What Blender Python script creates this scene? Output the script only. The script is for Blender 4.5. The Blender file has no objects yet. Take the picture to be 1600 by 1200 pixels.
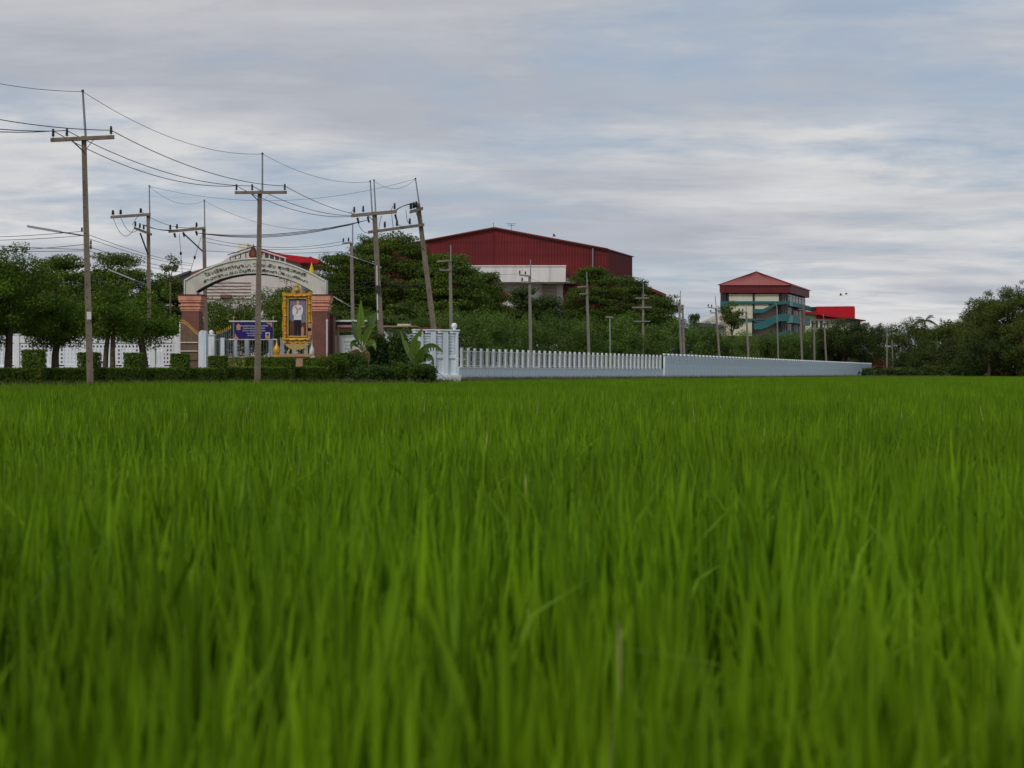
import bpy, math, random
import numpy as np
from mathutils import Vector, Matrix

R = math.radians
rnd = random.Random(7)
C = bpy.context.scene.collection
SC = bpy.context.scene

# ------------------------------------------------------------------ camera, sky, sun, exposure
F, CX, HY, EYE = 2200.0, 800.0, 584.0, 1.08      # focal length in photo pixels, optical axis, eye height


def P(px, py, D):
    """A point of the place: bearing and elevation as surveyed in the photograph, D metres away."""
    return Vector(((px - CX) / F * D, D, EYE + (HY - py) / F * D))


cam_d = bpy.data.cameras.new('camera')
cam = bpy.data.objects.new('camera', cam_d)
C.objects.link(cam)
SC.camera = cam
cam.location = (0, 0, EYE)
cam.rotation_euler = (R(90), 0, 0)
cam_d.sensor_width = 36
cam_d.lens = 36 * F / 1600
cam_d.shift_y = -16 / 1600
cam_d.clip_start = 0.05
cam_d.clip_end = 5000
cam_d.dof.use_dof = True
cam_d.dof.focus_distance = 65
cam_d.dof.aperture_fstop = 3.8

SUN_EL, SUN_AZ = 42, 214           # azimuth clockwise from +Y (north): behind the camera, to its left
w = bpy.data.worlds.new('World')
SC.world = w
w.use_nodes = True
nt = w.node_tree
for n in list(nt.nodes):
    nt.nodes.remove(n)


def NN(nt, typ, **kw):
    n = nt.nodes.new(typ)
    for k, v in kw.items():
        if k.startswith('i_'):
            n.inputs[k[2:].replace('_', ' ')].default_value = v
        else:
            setattr(n, k, v)
    return n


def mth(nt, op, a, b=None, clamp=False):
    n = nt.nodes.new('ShaderNodeMath')
    n.operation = op
    n.use_clamp = clamp
    for i, x in enumerate((a, b)):
        if x is None:
            continue
        if isinstance(x, (int, float)):
            n.inputs[i].default_value = x
        else:
            nt.links.new(x, n.inputs[i])
    return n.outputs[0]


def mixc(nt, fac, a, b, blend='MIX'):
    n = nt.nodes.new('ShaderNodeMix')
    n.data_type = 'RGBA'
    n.blend_type = blend
    for i, x in ((0, fac), (6, a), (7, b)):
        if isinstance(x, (int, float)):
            n.inputs[i].default_value = x
        elif isinstance(x, (tuple, list)):
            n.inputs[i].default_value = (x[0], x[1], x[2], 1)
        else:
            nt.links.new(x, n.inputs[i])
    return n.outputs[2]


def ramp(nt, fac, stops):
    n = nt.nodes.new('ShaderNodeValToRGB')
    el = n.color_ramp.elements
    while len(el) < len(stops):
        el.new(0.5)
    for e, (p, c) in zip(el, stops):
        e.position = p
        e.color = (c, c, c, 1) if isinstance(c, (int, float)) else (c[0], c[1], c[2], 1)
    nt.links.new(fac, n.inputs[0])
    return n.outputs[0]


def noise(nt, vec, scale, detail=4, rough=0.55, dist=0.0):
    n = nt.nodes.new('ShaderNodeTexNoise')
    n.inputs['Scale'].default_value = scale
    n.inputs['Detail'].default_value = detail
    n.inputs['Roughness'].default_value = rough
    n.inputs['Distortion'].default_value = dist
    if vec is not None:
        nt.links.new(vec, n.inputs['Vector'])
    return n.outputs[0]


sky = NN(nt, 'ShaderNodeTexSky')
sky.sky_type = 'NISHITA'
sky.sun_disc = False
sky.sun_elevation = R(SUN_EL)
sky.sun_rotation = R(SUN_AZ)
sky.air_density = 1.2
sky.dust_density = 1.5
tc = NN(nt, 'ShaderNodeTexCoord')
sep = NN(nt, 'ShaderNodeSeparateXYZ')
nt.links.new(tc.outputs['Generated'], sep.inputs[0])
zz = mth(nt, 'MAXIMUM', sep.outputs[2], 0.0)
den = mth(nt, 'ADD', zz, 0.10)
comb = NN(nt, 'ShaderNodeCombineXYZ')
nt.links.new(mth(nt, 'DIVIDE', sep.outputs[0], den), comb.inputs[0])
nt.links.new(mth(nt, 'DIVIDE', sep.outputs[1], den), comb.inputs[1])


def sky_map(loc, rz, sc):
    q = NN(nt, 'ShaderNodeMapping')
    q.inputs['Location'].default_value = loc
    q.inputs['Rotation'].default_value = (0, 0, R(rz))
    q.inputs['Scale'].default_value = sc
    nt.links.new(comb.outputs[0], q.inputs[0])
    return q.outputs[0]


sheet = noise(nt, sky_map((3.1, 1.7, 0.4), 10, (0.8, 1.1, 1)), 0.75, 10, 0.60, 0.25)      # broad cloud sheet
streak = noise(nt, sky_map((11.3, 5.2, 2.0), -7, (0.6, 1.15, 1)), 0.95, 9, 0.60, 0.25)      # long streaks in it
fine = noise(nt, sky_map((4.3, 9.2, 5.0), 4, (0.8, 1.2, 1)), 3.0, 8, 0.62, 0.3)           # ragged edges
blue = mixc(nt, 0.8, sky.outputs[0], (3.9, 4.6, 5.7))         # veiled blue between the sheets
cloud = mixc(nt, ramp(nt, streak, [(0.40, 0.0), (0.60, 1.0)]), (4.35, 4.62, 5.2), (6.95, 6.93, 6.95))
high = ramp(nt, zz, [(0.12, 0.0), (0.27, 1.0)])               # thicker grey sheet overhead
cloud = mixc(nt, mth(nt, 'MULTIPLY', high, 0.5), cloud, (4.0, 4.2, 4.65))
f0 = mth(nt, 'ADD', mth(nt, 'MULTIPLY', sheet, 0.75), mth(nt, 'MULTIPLY', fine, 0.25))
allc = mixc(nt, ramp(nt, f0, [(0.42, 0.0), (0.53, 1.0)]), blue, cloud)
fl_ = ramp(nt, fine, [(0.3, 0.95), (0.7, 1.05)])
allc = mixc(nt, 1.0, allc, fl_, 'MULTIPLY')
bg = NN(nt, 'ShaderNodeBackground')
bg.inputs['Strength'].default_value = 0.1
nt.links.new(allc, bg.inputs['Color'])
wo = NN(nt, 'ShaderNodeOutputWorld')
nt.links.new(bg.outputs[0], wo.inputs[0])

sd = bpy.data.lights.new('sun', 'SUN')
sd.energy = 1.5
sd.angle = R(14)
sd.color = (1.0, 0.95, 0.88)
so = bpy.data.objects.new('sun', sd)
C.objects.link(so)
so.rotation_euler = (R(90 - SUN_EL), 0, R(-SUN_AZ + 180) )
SC.view_settings.view_transform = 'Standard'
SC.view_settings.look = 'None'
SC.view_settings.gamma = 1
SC.view_settings.exposure = 0.0
SC.cycles.max_bounces = 6
SC.cycles.transparent_max_bounces = 4
SC.cycles.caustics_reflective = False
SC.cycles.caustics_refractive = False

# ------------------------------------------------------------------ materials


def new_mat(name):
    m = bpy.data.materials.new(name)
    m.use_nodes = True
    t = m.node_tree
    b = t.nodes['Principled BSDF']
    return m, t, b


def M(name, c1, c2=None, scale=3.0, rough=0.75, bump=0.0, bscale=30.0, metal=0.0, streak=None, sfac=0.6, spec=0.25, sscale=1.6, foot=None, fh=0.5):
    """Painted / mineral surface: two tones by noise, optional vertical run-off stains, fine relief."""
    m, t, b = new_mat(name)
    tc = NN(t, 'ShaderNodeTexCoord')
    c2 = c2 or tuple(x * 0.8 for x in c1)
    f = ramp(t, noise(t, tc.outputs['Object'], scale, 6, 0.6), [(0.35, 0.0), (0.65, 1.0)])
    col = mixc(t, f, c1, c2)
    if streak:
        mp = NN(t, 'ShaderNodeMapping')
        mp.inputs['Scale'].default_value = (sscale, sscale, sscale * 0.09)
        t.links.new(tc.outputs['Object'], mp.inputs[0])
        s = ramp(t, noise(t, mp.outputs[0], 2.2, 7, 0.65), [(0.5, 0.0), (0.72, 1.0)])
        s2 = mth(t, 'MULTIPLY', s, sfac)
        col = mixc(t, s2, col, streak)
    if foot:                                             # splash dirt and algae creeping up from the base
        sx = NN(t, 'ShaderNodeSeparateXYZ')
        t.links.new(tc.outputs['Object'], sx.inputs[0])
        hgt = mth(t, 'ADD', mth(t, 'DIVIDE', sx.outputs[2], fh), mth(t, 'MULTIPLY', noise(t, tc.outputs['Object'], 2.5, 6, 0.7), 1.4))
        col = mixc(t, ramp(t, mth(t, 'MULTIPLY', hgt, 0.5), [(0.3, 0.75), (0.62, 0.0)]), col, foot)
    t.links.new(col, b.inputs['Base Color'])
    b.inputs['Roughness'].default_value = rough
    b.inputs['Metallic'].default_value = metal
    b.inputs['Specular IOR Level'].default_value = spec
    if bump:
        bn = NN(t, 'ShaderNodeBump')
        bn.inputs['Strength'].default_value = bump
        bn.inputs['Distance'].default_value = 0.02
        t.links.new(noise(t, tc.outputs['Object'], bscale, 4), bn.inputs['Height'])
        t.links.new(bn.outputs[0], b.inputs['Normal'])
    return m


def leafmat(name, a, b_, c=None, cfrac=0.04, trans=0.3, rough=0.55, wscale=0.35, spec=0.3):
    """Foliage: each leaf its own tone, clumps drift between two greens, a few leaves turned colour c."""
    m, t, b = new_mat(name)
    geo = NN(t, 'ShaderNodeNewGeometry')
    oi = NN(t, 'ShaderNodeObjectInfo')
    at = NN(t, 'ShaderNodeAttribute')
    at.attribute_name = 'tint'
    f = mth(t, 'ADD', mth(t, 'MULTIPLY', geo.outputs['Random Per Island'], 0.45), mth(t, 'MULTIPLY', at.outputs['Fac'], 0.55))
    col = mixc(t, f, a, b_)
    big = ramp(t, noise(t, geo.outputs['Position'], wscale, 3), [(0.35, 0.0), (0.65, 1.0)])
    col = mixc(t, mth(t, 'MULTIPLY', big, 0.45), col, tuple(0.5 * (x + y) * k for x, y, k in zip(a, b_, (1.5, 1.25, 0.9))))
    if c:
        sel = mth(t, 'GREATER_THAN', geo.outputs['Random Per Island'], 1 - cfrac)
        col = mixc(t, sel, col, c)
    hs = NN(t, 'ShaderNodeHueSaturation')
    t.links.new(col, hs.inputs['Color'])
    t.links.new(mth(t, 'ADD', mth(t, 'MULTIPLY', oi.outputs['Random'], 0.4), 0.8), hs.inputs['Value'])
    b.inputs['Roughness'].default_value = rough
    b.inputs['Specular IOR Level'].default_value = spec
    t.links.new(hs.outputs[0], b.inputs['Base Color'])
    tr = NN(t, 'ShaderNodeBsdfTranslucent')
    t.links.new(mixc(t, 1.0, hs.outputs[0], (1.15, 1.2, 0.6), 'MULTIPLY'), tr.inputs[0])
    mx = NN(t, 'ShaderNodeMixShader')
    mx.inputs[0].default_value = trans
    t.links.new(b.outputs[0], mx.inputs[1])
    t.links.new(tr.outputs[0], mx.inputs[2])
    out = [n for n in t.nodes if n.type == 'OUTPUT_MATERIAL'][0]
    t.links.new(mx.outputs[0], out.inputs[0])
    return m


def brickmat(name, c1, c2, mortar):
    m, t, b = new_mat(name)
    tc = NN(t, 'ShaderNodeTexCoord')
    s = NN(t, 'ShaderNodeSeparateXYZ')
    t.links.new(tc.outputs['Object'], s.inputs[0])
    cb = NN(t, 'ShaderNodeCombineXYZ')
    t.links.new(mth(t, 'ADD', s.outputs[0], s.outputs[1]), cb.inputs[0])
    t.links.new(s.outputs[2], cb.inputs[1])
    bt = NN(t, 'ShaderNodeTexBrick')
    bt.inputs['Color1'].default_value = (*c1, 1)
    bt.inputs['Color2'].default_value = (*c2, 1)
    bt.inputs['Mortar'].default_value = (*mortar, 1)
    bt.inputs['Scale'].default_value = 4.2
    bt.inputs['Mortar Size'].default_value = 0.025
    bt.inputs['Bias'].default_value = -0.2
    t.links.new(cb.outputs[0], bt.inputs['Vector'])
    f = ramp(t, noise(t, tc.outputs['Object'], 1.5, 5), [(0.45, 0.0), (0.75, 1.0)])
    t.links.new(mixc(t, mth(t, 'MULTIPLY', f, 0.4), bt.outputs['Color'], (0.08, 0.045, 0.035)), b.inputs['Base Color'])
    b.inputs['Roughness'].default_value = 0.85
    bn = NN(t, 'ShaderNodeBump')
    bn.inputs['Strength'].default_value = 0.5
    bn.inputs['Distance'].default_value = 0.02
    bn.invert = True
    t.links.new(bt.outputs['Fac'], bn.inputs['Height'])
    t.links.new(bn.outputs[0], b.inputs['Normal'])
    return m


def islandmat(name, a, b_, metal=0.0, rough=0.5, cut=0.5):
    """Separate letters: some dark, some pale, with wear and mirror reflections put into the colour."""
    m, t, b = new_mat(name)
    geo = NN(t, 'ShaderNodeNewGeometry')
    f = ramp(t, geo.outputs['Random Per Island'], [(cut - 0.1, 0.0), (cut + 0.1, 1.0)])
    t.links.new(mixc(t, f, a, b_), b.inputs['Base Color'])
    b.inputs['Metallic'].default_value = metal
    b.inputs['Roughness'].default_value = rough
    return m


MT = {}
MT['mud'] = M('field_mud', (0.05, 0.04, 0.025), (0.03, 0.03, 0.015), 2, 0.8)
MT['land'] = M('verge_soil', (0.10, 0.085, 0.05), (0.030, 0.04, 0.014), 0.5, 0.95, 0.6, 8)
MT['concrete'] = M('pole_concrete', (0.25, 0.205, 0.16), (0.19, 0.15, 0.115), 2.5, 0.85, 0.3, 25, streak=(0.11, 0.085, 0.065))
MT['concrete2'] = M('pole_concrete_pale', (0.27, 0.25, 0.22), (0.21, 0.19, 0.165), 2.0, 0.85, 0.3, 25, streak=(0.18, 0.16, 0.14))
MT['galv'] = M('galvanised_steel', (0.30, 0.32, 0.35), (0.22, 0.24, 0.27), 6, 0.5, metal=0.4)
MT['dark_steel'] = M('dark_steel', (0.05, 0.05, 0.055), (0.03, 0.03, 0.03), 6, 0.55)
MT['insul'] = M('brown_black_porcelain', (0.022, 0.016, 0.014), (0.012, 0.01, 0.01), 5, 0.3, spec=0.5)
MT['wire'] = M('cable_sheath', (0.055, 0.055, 0.06), (0.04, 0.04, 0.045), 5, 0.6)
MT['paper'] = M('white_sticker', (0.7, 0.7, 0.7), (0.6, 0.6, 0.6), 9, 0.6)
MT['lampglass'] = M('lamp_housing', (0.42, 0.44, 0.47), (0.35, 0.36, 0.38), 5, 0.45)
MT['whitewall'] = M('white_wall_paint', (0.84, 0.86, 0.88), (0.74, 0.77, 0.80), 1.2, 0.7, 0.15, 20, streak=(0.42, 0.43, 0.42), sfac=0.45, foot=(0.30, 0.31, 0.24), fh=0.45)
MT['bluewall'] = M('pale_blue_wall_paint', (0.74, 0.81, 0.87), (0.64, 0.72, 0.79), 0.9, 0.75, 0.15, 20, streak=(0.34, 0.37, 0.38), sfac=0.6, foot=(0.28, 0.31, 0.25), fh=0.5)
MT['postgrey'] = M('weathered_post_paint', (0.66, 0.69, 0.70), (0.52, 0.55, 0.56), 1.6, 0.75, 0.15, 20, streak=(0.32, 0.33, 0.31), sfac=0.6)
MT['archwall'] = M('weathered_cream_arch', (0.66, 0.64, 0.56), (0.55, 0.53, 0.45), 1.5, 0.8, 0.2, 15, streak=(0.22, 0.2, 0.15), sfac=0.55)
MT['trim_white'] = M('trim_white', (0.75, 0.75, 0.72), (0.6, 0.6, 0.57), 2, 0.7, streak=(0.3, 0.29, 0.27))
MT['pink'] = M('salmon_plaster', (0.74, 0.35, 0.24), (0.62, 0.27, 0.185), 2, 0.75, 0.1, 20, streak=(0.26, 0.12, 0.1), sfac=0.5)
MT['brick'] = brickmat('dark_red_brick', (0.23, 0.075, 0.048), (0.15, 0.052, 0.038), (0.21, 0.125, 0.10))
MT['brown_metal'] = M('brown_gate_slats', (0.22, 0.14, 0.09), (0.16, 0.1, 0.065), 3, 0.55)
MT['gold'] = M('gold_paint', (0.70, 0.38, 0.03), (0.55, 0.27, 0.015), 5, 0.4, 0.4, 40, metal=0.15, spec=0.5)
MT['gold_pale'] = M('gold_pale', (0.55, 0.40, 0.16), (0.40, 0.28, 0.08), 14, 0.5, 0.5, 30, metal=0.1)
MT['tan'] = M('tan_plaster', (0.45, 0.30, 0.17), (0.36, 0.23, 0.13), 3, 0.8)
MT['emblem'] = M('maroon_emblem', (0.15, 0.035, 0.015), (0.10, 0.02, 0.01), 6, 0.5)
MT['letter'] = islandmat('arch_letters', (0.05, 0.04, 0.03), (0.72, 0.70, 0.64), 0.0, 0.5, 0.6)  # pale letters: weathering plus mirror reflections painted into the colour
MT['yellow'] = M('yellow_cloth', (0.75, 0.55, 0.02), (0.65, 0.45, 0.02), 4, 0.8)
MT['redclad'] = M('maroon_sheet_cladding', (0.175, 0.017, 0.018), (0.120, 0.012, 0.014), 0.12, 0.5, streak=(0.09, 0.012, 0.012), sfac=0.45, sscale=0.5)
MT['redclad_seam'] = M('maroon_flashing', (0.20, 0.028, 0.025), (0.16, 0.02, 0.02), 0.5, 0.5)
MT['redroof'] = M('red_sheet_roof', (0.36, 0.105, 0.088), (0.30, 0.085, 0.072), 0.3, 0.6, streak=(0.22, 0.06, 0.05), sscale=0.6)
MT['maroon'] = M('maroon_fascia', (0.16, 0.03, 0.03), (0.13, 0.022, 0.024), 0.5, 0.55)
MT['brightred'] = M('bright_red_sheet', (0.55, 0.010, 0.022), (0.47, 0.008, 0.018), 0.3, 0.5)
MT['hallwhite'] = M('white_render_streaked', (0.84, 0.81, 0.79), (0.74, 0.70, 0.68), 0.25, 0.85, streak=(0.42, 0.33, 0.31), sfac=0.55, sscale=0.45)
MT['farwhite'] = M('pale_render', (0.72, 0.66, 0.62), (0.64, 0.58, 0.55), 0.2, 0.85, streak=(0.5, 0.42, 0.4), sscale=0.4)
MT['cream'] = M('cream_wall', (0.70, 0.68, 0.52), (0.64, 0.62, 0.46), 0.3, 0.8, streak=(0.42, 0.38, 0.28), sfac=0.4, sscale=0.5)
MT['teal'] = M('teal_concrete', (0.035, 0.16, 0.17), (0.028, 0.13, 0.14), 0.5, 0.75, streak=(0.07, 0.12, 0.12), sscale=0.6)
MT['teal_pale'] = M('pale_teal_concrete', (0.14, 0.30, 0.29), (0.10, 0.25, 0.25), 0.5, 0.75, streak=(0.3, 0.36, 0.32), sscale=0.6)
MT['pinkbeige'] = M('pink_beige_wall', (0.48, 0.36, 0.29), (0.43, 0.32, 0.26), 0.5, 0.85)
MT['dark_frame'] = M('dark_grey_frame', (0.035, 0.035, 0.04), (0.025, 0.025, 0.03), 1, 0.6)
MT['glass'] = M('dark_glazing', (0.03, 0.025, 0.035), (0.05, 0.035, 0.04), 0.6, 0.15, spec=0.5)
MT['purple'] = M('purple_print', (0.028, 0.018, 0.16), (0.02, 0.012, 0.12), 2, 0.5)
MT['salmon_print'] = M('salmon_print', (0.55, 0.28, 0.22), (0.45, 0.2, 0.17), 8, 0.6)
MT['white_print'] = M('white_print', (0.75, 0.75, 0.78), (0.68, 0.68, 0.7), 8, 0.6)
MT['amber_print'] = M('amber_print', (0.65, 0.32, 0.05), (0.55, 0.24, 0.03), 8, 0.6)
MT['grey_text'] = M('grey_lettering', (0.28, 0.29, 0.33), (0.2, 0.21, 0.24), 20, 0.7)
MT['board'] = M('notice_board_white', (0.66, 0.69, 0.66), (0.56, 0.6, 0.57), 1.5, 0.7, streak=(0.35, 0.36, 0.33))
MT['portrait_bg'] = M('portrait_backdrop', (0.25, 0.22, 0.32), (0.16, 0.13, 0.2), 1.6, 0.45)
MT['portrait_low'] = M('portrait_furniture', (0.16, 0.06, 0.035), (0.07, 0.035, 0.03), 5, 0.45)
MT['skin'] = M('portrait_skin', (0.6, 0.38, 0.28), (0.5, 0.3, 0.22), 10, 0.6)
MT['hair'] = M('portrait_black', (0.012, 0.011, 0.014), (0.02, 0.015, 0.018), 10, 0.6)
MT['jacket'] = M('portrait_white_jacket', (0.75, 0.76, 0.82), (0.6, 0.62, 0.7), 7, 0.6)
MT['bark'] = M('bark', (0.13, 0.09, 0.06), (0.07, 0.05, 0.035), 5, 0.9, 0.6, 18)
MT['stem'] = M('green_stem', (0.16, 0.17, 0.05), (0.10, 0.11, 0.04), 4, 0.6)
MT['palmbark'] = M('palm_bark', (0.17, 0.14, 0.11), (0.1, 0.085, 0.065), 5, 0.9, 0.5, 14)
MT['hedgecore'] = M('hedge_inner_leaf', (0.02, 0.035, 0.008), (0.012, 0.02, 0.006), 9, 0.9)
MT['kerb'] = M('kerb_concrete', (0.42, 0.41, 0.39), (0.3, 0.29, 0.27), 2, 0.85)
MT['bird'] = M('bird_dark', (0.05, 0.05, 0.055), (0.03, 0.03, 0.03), 5, 0.8)
MT['pinkpanel'] = M('faded_pink_panel', (0.48, 0.36, 0.38), (0.38, 0.28, 0.31), 2, 0.8, streak=(0.24, 0.2, 0.2))
MT['rust'] = M('rusty_roof_edge', (0.25, 0.09, 0.06), (0.17, 0.07, 0.05), 3, 0.8)
MT['greyroof'] = M('grey_blue_roof', (0.10, 0.12, 0.15), (0.07, 0.085, 0.11), 1, 0.6)

MT['rice'] = leafmat('rice_blade', (0.020, 0.084, 0.003), (0.205, 0.362, 0.008), (0.50, 0.44, 0.2), 0.0025, 0.22, 0.6, 0.5, 0.12)
MT['l_street'] = leafmat('leaf_street_tree', (0.040, 0.098, 0.010), (0.135, 0.230, 0.022), (0.32, 0.30, 0.03), 0.05, 0.28, 0.55, 0.9, 0.2)
MT['l_rain'] = leafmat('leaf_rain_tree', (0.036, 0.072, 0.014), (0.118, 0.178, 0.026), (0.19, 0.20, 0.03), 0.03, 0.25, 0.65, 0.25, 0.15)
MT['l_row'] = leafmat('leaf_row_tree', (0.042, 0.092, 0.022), (0.145, 0.238, 0.050), (0.24, 0.26, 0.07), 0.04, 0.28, 0.65, 0.25, 0.15)
MT['l_wood'] = leafmat('leaf_wood', (0.036, 0.070, 0.016), (0.128, 0.175, 0.030), (0.22, 0.21, 0.05), 0.05, 0.25, 0.65, 0.18, 0.15)
MT['l_dark'] = leafmat('leaf_dark_tree', (0.026, 0.050, 0.014), (0.070, 0.105, 0.026), None, 0, 0.2, 0.6, 0.3, 0.15)
MT['l_hedge'] = leafmat('leaf_clipped_hedge', (0.042, 0.092, 0.011), (0.135, 0.215, 0.022), (0.26, 0.07, 0.02), 0.02, 0.22, 0.6, 1.6, 0.15)
MT['l_shrub'] = leafmat('leaf_shrub', (0.026, 0.062, 0.014), (0.080, 0.145, 0.028), None, 0, 0.22, 0.6, 1.2, 0.2)
MT['l_brown'] = leafmat('leaf_dead_brown', (0.13, 0.055, 0.02), (0.22, 0.11, 0.045), None, 0, 0.15, 0.8, 1.0)
MT['l_papaya'] = leafmat('leaf_papaya', (0.04, 0.085, 0.014), (0.10, 0.16, 0.025), (0.3, 0.26, 0.04), 0.03, 0.3, 0.5, 1.0)
MT['l_weed'] = leafmat('leaf_weed', (0.035, 0.06, 0.012), (0.11, 0.125, 0.03), (0.28, 0.22, 0.1), 0.10, 0.25, 0.7, 0.6)
MT['l_palm'] = leafmat('leaf_palm', (0.03, 0.05, 0.016), (0.07, 0.095, 0.03), None, 0, 0.2, 0.5, 0.5)
MT['banana'] = leafmat('leaf_banana', (0.07, 0.16, 0.018), (0.15, 0.25, 0.035), None, 0, 0.4, 0.4, 1.0, 0.4)
MT['banana_dk'] = leafmat('leaf_banana_painted_shade', (0.035, 0.085, 0.02), (0.07, 0.13, 0.03), None, 0, 0.25, 0.4, 1.0, 0.4)  # darker copy of the banana leaf, shade put into its colour

# ------------------------------------------------------------------ helpers


def tag(o, label=None, cat=None, group=None, kind=None):
    if label:
        o['label'] = label
    if cat:
        o['category'] = cat
    if group:
        o['group'] = group
    if kind:
        o['kind'] = kind
    return o


def thing(name, loc, label, cat, group=None):
    o = bpy.data.objects.new(name, None)
    o.empty_display_size = 0.2
    C.objects.link(o)
    o.location = loc
    return tag(o, label, cat, group)


def origin(o):
    v = Vector((0, 0, 0))
    while o is not None:
        v = v + Vector(o.location)
        o = o.parent
    return v


def link(name, me, parent=None):
    o = bpy.data.objects.new(name, me)
    C.objects.link(o)
    if parent is not None:
        o.parent = parent
    return o


def copy_tree(o, parent=None):
    c = o.copy()
    C.objects.link(c)
    c.parent = parent
    for ch in o.children:
        copy_tree(ch, c)
    return c


class MB:
    def __init__(self):
        self.v, self.f, self.m, self.mats = [], [], [], []

    def mi(self, mat):
        if mat not in self.mats:
            self.mats.append(mat)
        return self.mats.index(mat)

    def add(self, vs, fs, mat='concrete'):
        b = len(self.v)
        self.v += [tuple(x) for x in vs]
        k = self.mi(mat)
        for f in fs:
            self.f.append(tuple(b + i for i in f))
            self.m.append(k)
        return self

    def obox(self, c, u, v, w, mat):
        c, u, v, w = Vector(c), Vector(u), Vector(v), Vector(w)
        vs = [c + a * u + b * v + d * w for d in (-1, 1) for b in (-1, 1) for a in (-1, 1)]
        return self.add(vs, [(0, 2, 3, 1), (4, 5, 7, 6), (0, 1, 5, 4), (2, 6, 7, 3), (0, 4, 6, 2), (1, 3, 7, 5)], mat)

    def box(self, p0, p1, mat):
        c = [(a + b) / 2 for a, b in zip(p0, p1)]
        h = [abs(b - a) / 2 for a, b in zip(p0, p1)]
        return self.obox(c, (h[0], 0, 0), (0, h[1], 0), (0, 0, h[2]), mat)

    def cyl(self, p0, p1, r0, r1=None, n=10, mat='concrete', rot=0.0):
        p0, p1 = Vector(p0), Vector(p1)
        r1 = r0 if r1 is None else r1
        d = (p1 - p0).normalized()
        a = Vector((0, 1, 0)) if abs(d.y) < 0.9 else Vector((1, 0, 0))
        x = d.cross(a).normalized()
        y = d.cross(x)
        vs = []
        for p, r in ((p0, r0), (p1, r1)):
            for i in range(n):
                t = 2 * math.pi * i / n + rot
                vs.append(p + x * (r * math.cos(t)) + y * (r * math.sin(t)))
        fs = [(i, (i + 1) % n, n + (i + 1) % n, n + i) for i in range(n)]
        fs += [tuple(range(n - 1, -1, -1)), tuple(range(n, 2 * n))]
        return self.add(vs, fs, mat)

    def tube(self, pts, r, n=6, mat='wire'):
        pts = [Vector(p) for p in pts]
        rs = r if isinstance(r, (list, tuple)) else [r] * len(pts)
        vs = []
        for i, p in enumerate(pts):
            d = (pts[min(i + 1, len(pts) - 1)] - pts[max(i - 1, 0)]).normalized()
            a = Vector((0, 0, 1)) if abs(d.z) < 0.9 else Vector((0, 1, 0))
            x = d.cross(a).normalized()
            y = x.cross(d)
            for k in range(n):
                t = 2 * math.pi * k / n
                vs.append(p + x * (rs[i] * math.cos(t)) + y * (rs[i] * math.sin(t)))
        fs = []
        for i in range(len(pts) - 1):
            for k in range(n):
                fs.append((i * n + k, i * n + (k + 1) % n, (i + 1) * n + (k + 1) % n, (i + 1) * n + k))
        fs += [tuple(range(n - 1, -1, -1)), tuple(range((len(pts) - 1) * n, len(pts) * n))]
        return self.add(vs, fs, mat)

    def lathe(self, c, prof, n=12, mat='concrete', axis=None):
        c = Vector(c)
        z = Vector(axis).normalized() if axis is not None else Vector((0, 0, 1))
        a = Vector((0, 1, 0)) if abs(z.y) < 0.9 else Vector((1, 0, 0))
        x = z.cross(a).normalized()
        y = z.cross(x)
        vs = []
        for r, h in prof:
            for k in range(n):
                t = 2 * math.pi * k / n
                vs.append(c + z * h + x * (r * math.cos(t)) + y * (r * math.sin(t)))
        fs = []
        for i in range(len(prof) - 1):
            for k in range(n):
                fs.append((i * n + k, i * n + (k + 1) % n, (i + 1) * n + (k + 1) % n, (i + 1) * n + k))
        fs += [tuple(range(n - 1, -1, -1)), tuple(range((len(prof) - 1) * n, len(prof) * n))]
        return self.add(vs, fs, mat)

    def sphere(self, c, r, mat, n=12, sz=1.0):
        k = 8
        prof = [(max(1e-4, r * math.sin(math.pi * i / k)), -r * sz * math.cos(math.pi * i / k)) for i in range(k + 1)]
        return self.lathe(c, prof, n, mat)

    def prism(self, poly, depth, mat):
        """poly: list of 3D points of the front outline; depth: vector to the back."""
        poly = [Vector(p) for p in poly]
        depth = Vector(depth)
        n = len(poly)
        fs = [tuple(range(n)), tuple(range(2 * n - 1, n - 1, -1))]
        fs += [(i, n + i, n + (i + 1) % n, (i + 1) % n) for i in range(n)]
        return self.add(poly + [p + depth for p in poly], fs, mat)

    def ribbon(self, a, b, depth, mat):
        """band between two matching polylines a (outer) and b (inner), thickened by depth."""
        n = len(a)
        depth = Vector(depth)
        vs = [Vector(p) for p in a] + [Vector(p) for p in b]
        vs = vs + [v + depth for v in vs]
        N = 2 * n
        fs = []
        for i in range(n - 1):
            fs += [(i, i + 1, n + i + 1, n + i), (N + i, N + n + i, N + n + i + 1, N + i + 1),
                   (i, N + i, N + i + 1, i + 1), (n + i, n + i + 1, N + n + i + 1, N + n + i)]
        for i in (0, n - 1):
            fs.append((i, n + i, N + n + i, N + i))
        return self.add(vs, fs, mat)

    def build(self, name, parent=None, smooth=None):
        off = origin(parent) if parent is not None else Vector((0, 0, 0))
        me = bpy.data.meshes.new(name)
        me.from_pydata([(x - off.x, y - off.y, z - off.z) for x, y, z in self.v], [], self.f)
        for k in self.mats:
            me.materials.append(MT[k])
        me.polygons.foreach_set('material_index', self.m)
        if smooth:
            me.polygons.foreach_set('use_smooth', [True] * len(me.polygons))
            me.set_sharp_from_angle(angle=R(smooth))
        me.update()
        return link(name, me, parent)


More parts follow.
